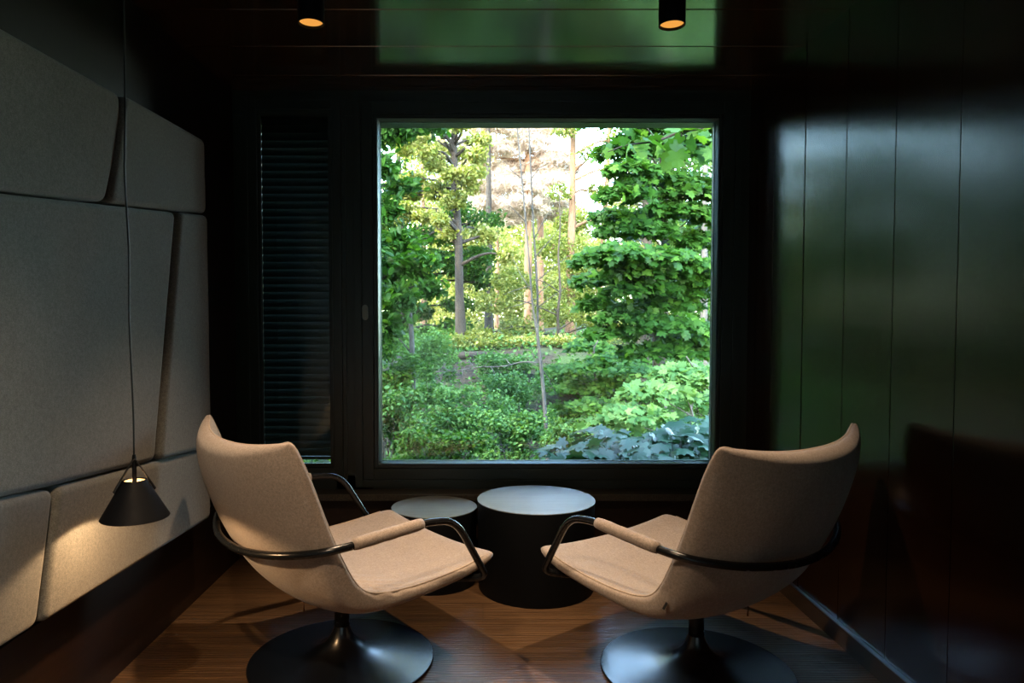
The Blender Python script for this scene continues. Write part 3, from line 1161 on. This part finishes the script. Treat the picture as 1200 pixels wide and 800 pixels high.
# low sunlit hedge of saplings closing the view under the crowns
for i, x_ in enumerate([-9, -6, -3.2, -.6, 2.2, 4.8, 7.6, 10.6]):
    y_ = 24 + (i % 3) * 1.6
    bl_ = [((x_ + rs.uniform(-1.1, 1.1), y_ + rs.uniform(-.8, .8), .9 + rs.uniform(0, 3.6)), (1.1, .8, .6), 900) for k in range(13)]
    tree('sapling', ['young sunlit thicket far back, first from the left', 'young sunlit thicket behind the grey birch trunk', 'sunlit sapling behind the dark trunk', 'bright yellow sapling left of the pine trunks', 'bright sapling just right of the pine trunks',
                     'glowing yellow green sapling in the gap before the maple', 'sapling far behind the maple sprays', 'sapling far back by the right window edge'][i], 'sapling', x_, y_, 3.4, .05, BARK['dark'], bl_, .12, 'diamond', LM['yellow'] if i in (1, 2, 3, 4, 5) else LM['mid'], .6, .7, .6, seed=60 + i, group='young trees at the back of the wood', shell=.3)

# --- middle distance
# dark trunked oak with a yellow lit crown
Y0 = 14.5
bl_ = []
for k in range(78):
    u, v = rs.uniform(446, 606), rs.uniform(128, 300)
    if v > 255 and (u < 500 or rs.random() < .4): continue
    if u > 565 and v < 240: continue
    bl_.append(uvb(u, v, Y0 + rs.uniform(-1.1, 1.1), rs.uniform(9, 19), rs.uniform(5, 10), int(rs.uniform(110, 230))))
bl_ += [uvb(u, v, Y0 + rs.uniform(-.8, .8), 44, 30, 420) for (u, v) in [(470, 90), (530, 75), (585, 70), (500, 30), (555, 10), (520, -40), (590, -50), (460, 10), (550, -90)]]
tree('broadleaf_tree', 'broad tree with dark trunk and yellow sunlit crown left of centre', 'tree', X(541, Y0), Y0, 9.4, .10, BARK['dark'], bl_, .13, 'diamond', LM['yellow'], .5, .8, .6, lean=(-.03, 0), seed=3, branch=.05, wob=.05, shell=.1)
# tree filling the left behind
Y0 = 16.5
bl_ = [uvb(rs.uniform(425, 575), rs.uniform(225, 400), Y0 + rs.uniform(-1, 1), rs.uniform(14, 24), rs.uniform(7, 13), 190) for k in range(44)]
tree('broadleaf_tree', 'shaded green tree behind the grey birch trunk', 'tree', X(468, Y0), Y0, 7, .10, BARK['dark'], bl_, .14, 'diamond', LM['mid'], .5, .8, .5, seed=4, branch=.05)
# pale sunlit pine
Y0 = 19.0


def pine(name, label, u, Y0, r, bark, tufts, lm, h, lean, seed, needle=.16, per=170, tint=.6):
    x_ = X(u, Y0)
    z0 = ground_z(x_, Y0) - .1
    root = empty(name, (x_, Y0, z0)); o = Vector((x_, Y0, z0))
    tp = trunk_pts(x_, Y0, z0, h, lean, .03, seed)
    cp = catmull([p_ - o for p_ in tp], 5)
    tube('trunk', cp, [r * (1.2 - .7 * i / len(cp)) for i in range(len(cp))], bark, root, 12)
    P, br = [], []
    rr_ = random.Random(seed)
    for (u_, v_, ru, rv) in tufts:
        c = at(u_, v_, Y0 + rr_.uniform(-.7, .7))
        s = Y0 / F
        zz = max(z0 + .5, min(z0 + h * .96, c.z + .05))
        k = (zz - z0) / h * 8; i0 = min(int(k), 7)
        st = tp[i0].lerp(tp[i0 + 1], k - i0)
        ends = []
        for q in range(7):
            e = c + Vector((rr_.uniform(-1, 1) * ru * s, rr_.uniform(-.5, .5) * ru * s, rr_.uniform(-1, 1) * rv * s))
            ends.append(e)
            br.append(([st - o, st.lerp(e, .55) - o + Vector((0, 0, .06)), e - o], [.022, .014, .006]))
            for w_ in range(3):
                d_ = e + Vector((rr_.uniform(-.22, .22), rr_.uniform(-.2, .2), rr_.uniform(-.06, .06)))
                P.append(blob(d_, (.30, .26, .05), per, .1))
    limbs(br, 7, bark, root)
    P = np.concatenate(P) - np.array(o)
    foliage('needles', P, needle, 'needle', lm, root, .2, None, 1.0, tint)
    tag(root, label, 'tree', 'woodland trees outside the window')
    return root


LEAF['needle'] = (np.array([(-.045, 0, 0), (.045, 0, 0), (0.012, 1, 0)]), [(0, 1, 2)])
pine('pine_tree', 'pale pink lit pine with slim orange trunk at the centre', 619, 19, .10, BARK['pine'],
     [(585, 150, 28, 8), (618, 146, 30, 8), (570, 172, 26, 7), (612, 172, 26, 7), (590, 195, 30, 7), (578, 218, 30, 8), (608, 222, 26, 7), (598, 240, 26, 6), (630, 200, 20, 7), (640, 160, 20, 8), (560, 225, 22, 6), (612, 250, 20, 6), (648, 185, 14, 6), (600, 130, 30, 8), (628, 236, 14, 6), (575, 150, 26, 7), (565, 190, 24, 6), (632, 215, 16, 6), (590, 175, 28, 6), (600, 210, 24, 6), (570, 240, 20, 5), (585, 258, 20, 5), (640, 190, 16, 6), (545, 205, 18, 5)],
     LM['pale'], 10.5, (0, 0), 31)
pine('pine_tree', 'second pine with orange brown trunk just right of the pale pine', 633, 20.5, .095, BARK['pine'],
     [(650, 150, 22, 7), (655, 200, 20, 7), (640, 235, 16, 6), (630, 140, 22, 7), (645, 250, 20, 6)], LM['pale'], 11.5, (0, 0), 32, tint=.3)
# brown trunk right of the sky gaps
Y0 = 17
bl_ = [uvb(u, v, Y0 + rs.uniform(-.6, .6), ru, rv, n) for (u, v, ru, rv, n) in [(662, 150, 16, 10, 160), (690, 140, 18, 8, 170), (655, 225, 14, 10, 130), (690, 180, 14, 9, 130), (668, 262, 20, 12, 300), (700, 225, 14, 10, 150), (700, 262, 22, 12, 300), (650, 290, 26, 14, 420), (690, 310, 28, 16, 500), (665, 340, 30, 14, 420), (715, 200, 12, 9, 100), (720, 165, 14, 8, 110)]]
tree('broadleaf_tree', 'brown trunked tree in front of the white sky gaps', 'tree', X(668, Y0), Y0, 8.6, .12, BARK['brown'], bl_, .12, 'diamond', LM['yellow'], .5, .8, .35, lean=(.012, 0), seed=6, branch=.06, wob=.04)
# dark conifer behind the maple
Y0 = 13
bl_ = []
for k in range(26):
    v = 170 + k * 9.5
    wd = 18 + k * 1.9
    for q in range(2):
        bl_.append(uvb(758 + rs.uniform(-.8, .8) * wd, v + rs.uniform(-5, 5), Y0 + rs.uniform(-.5, .5), 20, 7, 330))
tree('conifer', 'dark green conifer standing behind the maple sprays', 'tree', X(755, Y0), Y0, 5.2, .11, BARK['dark'], bl_, .075, 'needle', LM['dark'], .3, 1.0, .6, seed=8, branch=.03)
# slim bright tree filling between centre and maple, shade side
Y0 = 15
bl_ = [uvb(u, v, Y0 + rs.uniform(-.8, .8), ru, rv, n) for (u, v, ru, rv, n) in [(600, 330, 26, 14, 420), (580, 355, 24, 12, 380), (650, 365, 28, 14, 420), (690, 370, 24, 14, 380), (610, 385, 26, 12, 350), (560, 395, 26, 10, 350), (730, 390, 30, 14, 380), (660, 400, 26, 10, 330), (590, 405, 22, 8, 260)]]
tree('broadleaf_tree', 'low bright green tree right behind the twin silver stems', 'tree', X(655, Y0), Y0, 3.3, .035, BARK['dark'], bl_, .11, 'diamond', LM['yellow'], .7, .6, .45, seed=9, branch=.02, wob=.04)
for i, (u, Yb, h_, r_, bk, lb) in enumerate([(573, 18, 9, .10, 'dark', 'dark bare trunk between the yellow crown and the pine'), (583, 21, 9, .07, 'pine', 'thin orange trunk behind the yellow leaves left of the pine'), (825, 11, 7.0, .07, 'grey', 'slim grey trunk rising behind the right maple'), (497, 20, 9, .09, 'brown', 'brown trunk high behind the left crown'), (778, 15, 6, .12, 'dark', 'dark trunk behind the low maple sprays'), (700, 19, 9, .09, 'brown', 'leaning brown trunk in the sky gap')]):
    c = X(u, Yb)
    tree('bare_trunk_tree', lb, 'tree', c, Yb, h_, r_, BARK[bk], [((c + rs.uniform(-.5, .5), Yb + .3, h_ - .5 + rs.uniform(-.3, .5)), (.9, .7, .5), 260) for q in range(3)], .13, 'diamond', LM['mid'], seed=70 + i, lean=((.05 if i == 5 else -.005), 0), wob=.04)

# trees of the same wood to either side, seen in the varnished walls and ceiling
for i, (x_, y_, h_) in enumerate([(-5.2, 8.0, 7.5), (-7.5, 12.0, 6), (-4.9, 12.8, 4.6), (-10.5, 9.5, 8), (8.5, 11, 8), (6.0, 18, 10)]):
    bl_ = []
    for k in range(16):
        zc = .2 + (h_ - .4) * (k + .5) / 16
        bl_.append(((x_ + rs.uniform(-1.3, 1.3), y_ + rs.uniform(-1.1, 1.1), zc), (1.5, 1.2, .7), 330))
    tree('broadleaf_tree', ['leafy tree standing closest to the house left of the window', 'leafy tree left of the window behind the closest one', 'tree just outside the left window edge before the oak', 'leafy tree farthest to the left near the house', 'tree right of the window behind the maple', 'tall tree right of the conifer, mostly hidden by the maple'][i], 'tree', x_, y_, h_ * .92, .11, BARK['dark'], bl_, .20, 'diamond', LM['mid'], .5, .8, .5, seed=120 + i, group='woodland trees beside the house', shell=.3)

# --- nearer trees
# left leafy tree
Y0 = 9.2
bl_ = [uvb(u, v, Y0 + rs.uniform(-.7, .7), ru, rv, n) for (u, v, ru, rv, n) in [(452, 158, 22, 14, 230), (478, 150, 20, 10, 190), (448, 195, 18, 14, 190), (470, 218, 20, 10, 170), (452, 245, 18, 14, 200), (470, 285, 26, 16, 300), (450, 320, 22, 20, 330), (490, 310, 24, 14, 260), (465, 350, 24, 16, 300), (448, 380, 20, 16, 260), (505, 338, 16, 10, 140), (430, 280, 20, 30, 300), (510, 150, 16, 8, 90), (448, 410, 14, 10, 160)]]
bl_ += [uvb(u, v, Y0 + rs.uniform(-.7, .7), 40, 34, 420) for (u, v) in [(440, 110), (400, 60), (470, 70), (430, 10), (380, -30), (480, 0), (430, -60), (350, 60), (330, 0), (380, 130), (350, 200), (390, 250), (340, 300), (480, -80)]]
tree('leafy_tree', 'near leafy green tree along the left edge of the big window', 'tree', X(425, Y0), Y0, 6.8, .07, BARK['dark'], bl_, .105, 'oval', LM['maple'], .6, .7, .45, seed=11, branch=.02, shell=.2)
# birch trunk left
Y0 = 9.6
x_ = X(485, Y0); z0 = ground_z(x_, Y0) - .1
root = empty('birch_snag', (x_, Y0, z0))
a_, b_, c_ = at(487, 545, Y0), at(484, 470, Y0), at(480, 360, Y0)
tube('trunk', catmull([Vector((0, 0, 0)), b_ - root.location, at(483, 410, Y0) - root.location, c_ - root.location], 6), [.05, .046, .044, .043, .042, .042, .041, .04, .04, .039, .038, .038, .037, .036, .035, .034, .033, .032, .03][:19], BARK['pale'], root, 12)
tubes('twigs', [([c_ - root.location - Vector((0, 0, .3)), c_ - root.location + Vector((.18, 0, .1)), c_ - root.location + Vector((.32, 0, -.15))], [.01, .008, .004]), ([c_ - root.location - Vector((0, 0, .6)), c_ - root.location + Vector((-.25, 0, -.3)), c_ - root.location + Vector((-.45, 0, -.1))], [.01, .008, .004])], BARK['pale'], root)
tag(root, 'broken grey birch trunk among shrubs at lower left', 'tree', 'woodland trees outside the window')

# twin silver stems
Y0 = 8.6
x_ = at(644, 532, Y0).x; z0 = ground_z(x_, Y0) - .05
root = empty('twin_stem_sapling', (x_, Y0, z0)); o = Vector((x_, Y0, z0))
L_ = [(644, 540), (640, 505), (637, 460), (632, 412), (629, 384)]
s_base = [at(u, v, Y0) - o for u, v in L_]; s_base[0] = Vector((0, 0, 0))
s1 = [at(u, v, Y0) - o for u, v in [(629, 390), (624, 355), (621, 320), (618, 281), (613, 225), (608, 172), (604, 120), (600, 60)]]
s2 = [at(u, v, Y0 + .05) - o for u, v in [(630, 395), (630, 350), (628, 310), (625, 264), (622, 200), (620, 150), (619, 90), (617, 40)]]
for nm, s_, r0, r1_ in (('stem', s_base, .027, .020), ('stem', s1, .014, .007), ('stem', s2, .016, .007)):
    c = catmull(s_, 6)
    tube(nm, c, [r0 + (r1_ - r0) * i / (len(c) - 1) for i in range(len(c))], BARK['pale'], root, 10)
tw = []
q = [at(u, v, Y0) - o for u, v in [(631, 425), (612, 424), (590, 429), (560, 430), (535, 434), (510, 436)]]
c = catmull(q, 4); tw.append((c, [.012 * (1 - .8 * i / len(c)) for i in range(len(c))]))
for a__, b__ in [((575, 429), (580, 440)), ((555, 430), (548, 422)), ((540, 433), (541, 442)), ((598, 427), (588, 420)), ((565, 430), (572, 422)), ((527, 434), (518, 428)),
                 ((622, 340), (600, 300)), ((622, 335), (590, 345)), ((628, 300), (660, 262)), ((628, 330), (672, 296)), ((626, 280), (648, 240)), ((616, 260), (590, 235)), ((630, 360), (668, 335)), ((612, 210), (592, 190)), ((622, 210), (644, 190)), ((634, 430), (655, 470)), ((625, 250), (610, 225)), ((629, 350), (590, 362)), ((629, 345), (650, 330))]:
    A_, B_ = at(*a__, Y0) - o, at(*b__, Y0 + rs.uniform(-.3, .3)) - o
    m_ = A_.lerp(B_, .5) + Vector((rs.uniform(-.03, .03), 0, rs.uniform(-.02, .05)))
    tw.append(([A_, m_, B_], [.007, .005, .002]))
tubes('twigs', tw, BARK['pale'], root, 6)
tag(root, 'slender sapling with two silver stems at the centre of the window', 'tree', 'woodland trees outside the window')

# right maples in layered sprays
def sprays(lst, Y0, per):
    return [((at(u, v, Y0 + rs.uniform(-.6, .6))), (ru * Y0 / F, ru * Y0 / F * .8, rv * Y0 / F), int(per * ru / 40)) for (u, v, ru, rv) in lst]


Y0 = 8.4
lst = [(735, 170, 40, 10), (800, 165, 40, 12), (770, 205, 52, 12), (820, 210, 34, 12), (735, 222, 34, 9), (790, 240, 50, 13), (745, 262, 50, 12), (815, 275, 36, 14), (720, 290, 40, 11), (770, 295, 50, 12), (700, 322, 34, 10), (750, 330, 46, 12), (800, 335, 46, 13), (735, 365, 44, 10), (790, 375, 50, 12), (830, 320, 26, 12), (770, 405, 44, 11), (825, 405, 34, 12), (785, 150, 60, 10),
       (700, 350, 26, 10), (760, 312, 50, 10), (720, 248, 30, 8), (810, 220, 40, 9), (775, 350, 50, 10), (810, 390, 40, 9), (740, 192, 30, 8), (830, 250, 24, 10), (715, 385, 30, 8), (805, 305, 36, 9), (690, 300, 22, 8)]
lst += [(720, 120, 40, 12), (790, 115, 60, 14), (740, 80, 50, 14), (820, 75, 60, 14), (770, 40, 60, 16), (700, 60, 40, 14), (720, 10, 50, 16), (830, 10, 60, 16), (770, -30, 60, 16), (860, 60, 50, 14), (880, 140, 40, 12), (880, 220, 40, 12)]
tree('maple_tree', 'maple with layered bright green sprays filling the right of the window', 'tree', X(775, Y0 + .6), Y0 + .6, 5.8, .065, BARK['grey'], sprays(lst, Y0, 430), .088, 'maple', LM['maple'], 1.0, .5, .5, seed=12, branch=.018, mode='spray', droop=.5)
Y0 = 7.2
lst = [(800, 430, 40, 10), (770, 452, 44, 10), (820, 465, 34, 10), (745, 478, 40, 9), (800, 492, 44, 9), (715, 495, 34, 8), (835, 435, 24, 10)]
tree('maple_sapling', 'lower maple sapling with pale green sprays above the large leaved bush', 'tree', X(812, Y0), Y0, 1.7, .025, BARK['grey'], sprays(lst, Y0, 330), .080, 'maple', LM['shrub'], 1.0, .5, .7, seed=13, branch=.01, mode='spray', droop=.5)
Y0 = 11.0
lst = [(690, 425, 34, 9), (720, 415, 34, 9), (680, 450, 34, 9), (720, 445, 30, 8), (655, 430, 26, 8), (690, 400, 30, 9), (740, 430, 34, 9), (700, 470, 34, 8), (665, 475, 30, 8), (655, 500, 30, 8)]
tree('maple_sapling', 'sapling with flat green sprays on the bank right of the twin stems', 'tree', X(700, Y0), Y0, 1.9, .025, BARK['grey'], sprays(lst, Y0, 600), .075, 'maple', LM['maple'], 1.0, .4, .7, seed=14, branch=.01, mode='spray', droop=.5)

# overhanging branch close to the window at top right
Y0 = 5.6
root_x = 3.2
z0 = ground_z(root_x, Y0)
root = empty('overhanging_maple', (root_x, Y0, z0)); o = Vector((root_x, Y0, z0))
tube('trunk', catmull([(0, 0, -.1), (.03, 0, 1.2), (-.02, .05, 2.2), (.02, .05, 3.6), (0, .1, 5)], 5), [.09 - .0025 * i for i in range(21)], BARK['grey'], root)
main = [at(u, v, Y0) - o for u, v in [(1000, 120), (900, 128), (840, 147), (800, 154), (770, 165), (735, 170), (712, 178)]]
main[0] = Vector((0, .03, 3.0))
c = catmull(main, 5)
tubes('branches', [(c, [.02 * (1 - .85 * i / len(c)) for i in range(len(c))])] + [([main[4], main[4] + Vector((-.05, .1, .12)), main[4] + Vector((-.12, .15, .2))], [.005, .004, .002]), ([main[3], main[3] + Vector((.0, .1, -.08)), main[3] + Vector((.05, .12, -.16))], [.005, .004, .002])], BARK['dark'], root)
P = []
for (u, v, n) in [(752, 152, 5), (722, 170, 4), (745, 165, 4), (770, 160, 4), (790, 150, 5), (800, 168, 4), (815, 158, 5), (830, 165, 5), (785, 178, 4), (735, 155, 3), (835, 178, 4), (762, 175, 3), (812, 148, 5), (825, 140, 5), (808, 320, 0)]:
    for q in range(n):
        P.append(tuple(at(u + rs.uniform(-9, 9), v + rs.uniform(-6, 6), Y0 + rs.uniform(-.25, .25)) - o))
foliage('foliage', P, .13, 'maple', LM['maple'], root, .6, None, .6, .6, 1.0)
tag(root, 'large leaved branch hanging into the top right of the window', 'tree', 'woodland trees outside the window')

# dark trunk and leafless log on the bank
lg = tube('fallen_log', [at(520, 417, 13.4), at(548, 416, 13.5), at(585, 415, 13.6)], [.06, .075, .06], BARK['dark'])
tag(lg, 'dark fallen log lying along the bank behind the bare branch', 'log')


# --- shrubs
def shrub(label, u, v, Y0, ru, rv, n, size, kind, lm, tint, seed, per=9, grp='understorey shrubs outside the window', up=.8, spread=.6):
    c = at(u, v, Y0)
    z0 = ground_z(c.x, Y0)
    root = empty('shrub', (c.x, Y0, z0)); o = Vector((c.x, Y0, z0))
    r_ = random.Random(seed)
    s = Y0 / F
    P, br = [], []
    for k in range(per):
        e = c + Vector((r_.uniform(-1, 1) * ru * s, r_.uniform(-.6, .6) * ru * s, r_.uniform(-1, .9) * rv * s))
        e.z = max(e.z, z0 + .1)
        P.append(blob(e, (ru * s * .42, ru * s * .42, rv * s * .36), int(n * 1.5) // per, .1))
        P.append(blob(e, (ru * s * .7, ru * s * .6, rv * s * .55), n // per // 3, .1))
        bs = Vector((r_.uniform(-.12, .12), r_.uniform(-.12, .12), -.05))
        br.append(([bs, bs.lerp(e - o, .5) + Vector((0, 0, .08)), e - o], [.009, .006, .002]))
    tubes('stems', br, BARK['grey'], root, 5)
    foliage('foliage', np.concatenate(P) - np.array(o), size * .85, kind, lm, root, up, None, spread, tint, .3)
    tag(root, label, 'shrub', grp)
    return root


shr = [
    ('shrub crowding the lower left corner of the window', 462, 500, 7.2, 34, 44, 2100, .062, 'oval', 'shrub', .45),
    ('yellowish shrub at the left edge below the leafy tree', 455, 440, 9.0, 32, 40, 2000, .06, 'oval', 'maple', .7),
    ('fine leaved shrub left of the dark bank', 500, 425, 10.6, 32, 34, 2000, .06, 'oval', 'shrub', .8),
    ('low bright shrub along the bottom of the window left of centre', 510, 526, 6.6, 44, 20, 1800, .055, 'oval', 'maple', .45),
    ('rounded blue green shrub below the bare branch', 545, 490, 8.6, 44, 36, 3000, .055, 'oval', 'shrub', .6),
    ('shrub left of the twin stem foot', 590, 515, 7.6, 34, 26, 1900, .055, 'oval', 'shrub', .65),
    ('green shrub behind the foot of the twin stems', 612, 465, 10.2, 34, 30, 2000, .06, 'oval', 'shrub', .55),
    ('shrub on the bank between bare branch and pine trunks', 590, 440, 12.2, 34, 22, 1600, .065, 'oval', 'shrub', .4),
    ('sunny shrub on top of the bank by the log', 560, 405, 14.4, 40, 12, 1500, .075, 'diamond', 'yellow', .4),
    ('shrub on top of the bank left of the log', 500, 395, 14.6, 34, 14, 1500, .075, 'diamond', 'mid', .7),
    ('dense shrub low behind the large leaved bush', 700, 512, 7.8, 44, 18, 1900, .05, 'oval', 'mid', .6),
    ('shrub on the bank below the glowing gap', 660, 455, 12.2, 34, 20, 1500, .065, 'oval', 'mid', .6),
    ('shrub at the foot of the conifer', 770, 440, 12.0, 40, 24, 1700, .065, 'oval', 'mid', .5),
    ('shrub by the right edge behind the maple sapling', 825, 455, 9.6, 30, 44, 1800, .06, 'oval', 'mid', .6),
    ('small shrub right of the twin stem foot', 662, 520, 7.4, 24, 18, 1000, .05, 'oval', 'shrub', .6),
    ('low leafy shrub on the slope left of the dark bank', 478, 470, 9.8, 34, 22, 1700, .06, 'oval', 'shrub', .7),
    ('leafy shrub on the slope in front of the log', 590, 470, 11.4, 30, 20, 1500, .06, 'oval', 'maple', .5),
    ('shrub on the slope right of the glowing gap', 735, 465, 11.6, 36, 24, 1700, .06, 'oval', 'maple', .5),
    ('shrub at the bank edge behind the twin stems', 640, 415, 14.2, 34, 14, 1600, .075, 'diamond', 'yellow', .6),
    ('shrub at the bank edge behind the low maple sprays', 710, 415, 14.4, 36, 14, 1600, .075, 'diamond', 'yellow', .4),
    ('leafy shrub at the bank edge near the right window edge', 800, 410, 14.2, 40, 16, 1700, .075, 'diamond', 'mid', .6),
    ('upright shrub beside the grey birch trunk', 520, 455, 8.8, 20, 30, 900, .05, 'oval', 'maple', .6),
]
for i, (lb, u, v, Yb, ru, rv, n, sz, kd, lm, tn) in enumerate(shr):
    shrub(lb, u, v, Yb, ru, rv, n, sz, kd, LM[lm], tn, 100 + i, 12 if n > 1500 else 9)

# low plants covering the slope: nobody could count them
NG = 26000
gx = rng.uniform(-4.5, 9, NG); gy = rng.uniform(6, 22, NG)
keep = (np.sin(gx * 1.7 + gy * .6) + np.sin(gx * .6 - gy * 1.3) + rng.normal(size=NG) * .7) > -.5
gx, gy = gx[keep], gy[keep]
gz = np.array([ground_z(a, b) for a, b in zip(gx, gy)]) + rng.random(len(gx)) ** 2 * .28
gc = foliage('ground_cover', np.stack([gx, gy, gz], 1), .085, 'oval', LM['shrub'], None, .8, None, .6, .55, 0)
tag(gc, 'low green plants covering the slope of the wood', 'ground plants', kind='stuff')

# large leaved bush right under the glass
def big_bush(label, cx, Yc, wx, n, seed, top):
    z0 = ground_z(cx, Yc)
    root = empty('large_leaved_bush', (cx, Yc, z0)); o = Vector((cx, Yc, z0))
    r_ = random.Random(seed)
    P, br = [], []
    for k in range(n):
        a = r_.uniform(-1, 1); b = r_.uniform(-1, 1)
        zt__ = top - .16 * a * a - .10 * b * b + r_.uniform(-.05, .02)
        e = Vector((cx + a * wx, Yc + b * .38, zt__ - (r_.random() ** 2) * .35))
        P.append(e - o)
        if k % 3 == 0:
            bs = Vector((r_.uniform(-.2, .2), r_.uniform(-.1, .1), -.05))
            br.append(([bs, bs.lerp(e - o, .6) + Vector((0, 0, .1)), e - o], [.008, .006, .003]))
    tubes('stems', br, BARK['grey'], root, 5)
    P = np.array([tuple(p_) for p_ in P])
    foliage('foliage', P, .125, 'maple', LM['big'], root, 1.0, np.tile(np.array([0, -.45, 0]), (len(P), 1)), .45, .5, 1.6, .3)
    tag(root, label, 'bush', 'large leaved bushes under the window')


big_bush('large leaved blue green bush at the bottom right, left clump', .86, 5.0, .36, 210, 5, .47)
big_bush('large leaved blue green bush at the bottom right, clump by the window edge', 1.50, 5.1, .34, 210, 6, .49)

# ------------------------------------------------------------------ light
W = bpy.data.worlds.new('sky'); SC.world = W
W.use_nodes = True
nt = W.node_tree
sky = nt.nodes.new('ShaderNodeTexSky')
sky.sky_type = 'NISHITA'
sky.sun_disc = False
sky.sun_elevation = math.radians(28)
sky.sun_rotation = math.radians(200)
sky.air_density = 1.0
sky.dust_density = 1.5
bg = nt.nodes['Background']
bg.inputs['Strength'].default_value = 6.0
nt.links.new(sky.outputs[0], bg.inputs['Color'])

sd = bpy.data.lights.new('sun', 'SUN')
sd.energy = 17.0
sd.color = (1.0, .83, .60)
sd.angle = math.radians(.6)
so_ = bpy.data.objects.new('sun', sd); COL.objects.link(so_)
# the sun comes over the wood from the left, slightly behind the house
dirv = Vector((.58, .32, -.84))
so_.rotation_euler = dirv.to_track_quat('-Z', 'Y').to_euler()
so_.location = (0, -5, 12)

# daylight enters through the big pane (sampling portal)
pd = bpy.data.lights.new('window_portal', 'AREA')
pd.shape = 'RECTANGLE'; pd.size = GX1 - GX0; pd.size_y = GZ1 - GZ0
pd.cycles.is_portal = True
po = bpy.data.objects.new('window_portal', pd); COL.objects.link(po)
po.location = ((GX0 + GX1) / 2, WY + .12, (GZ0 + GZ1) / 2)
po.rotation_euler = (-PI / 2, 0, 0)

pd2 = bpy.data.lights.new('fill_window_portal', 'AREA')  # sampling portal for the added fill-light window
pd2.shape = 'RECTANGLE'; pd2.size = 1.9; pd2.size_y = SWY1 - SWY0
pd2.cycles.is_portal = True
po2 = bpy.data.objects.new('fill_window_portal', pd2); COL.objects.link(po2)
po2.location = (XR + .14, (SWY0 + SWY1) / 2, 1.25)
po2.rotation_euler = (0, PI / 2, 0)

SC.view_settings.view_transform = 'Standard'
SC.view_settings.look = 'None'
SC.view_settings.exposure = 0.0
SC.view_settings.gamma = 1.0
SC.view_settings.use_curve_mapping = False
SC.cycles.max_bounces = 8
SC.cycles.transparent_max_bounces = 12
SC.cycles.sample_clamp_indirect = 4.0
SC.cycles.use_denoising = True
SC.cycles.caustics_reflective = False
SC.cycles.caustics_refractive = False
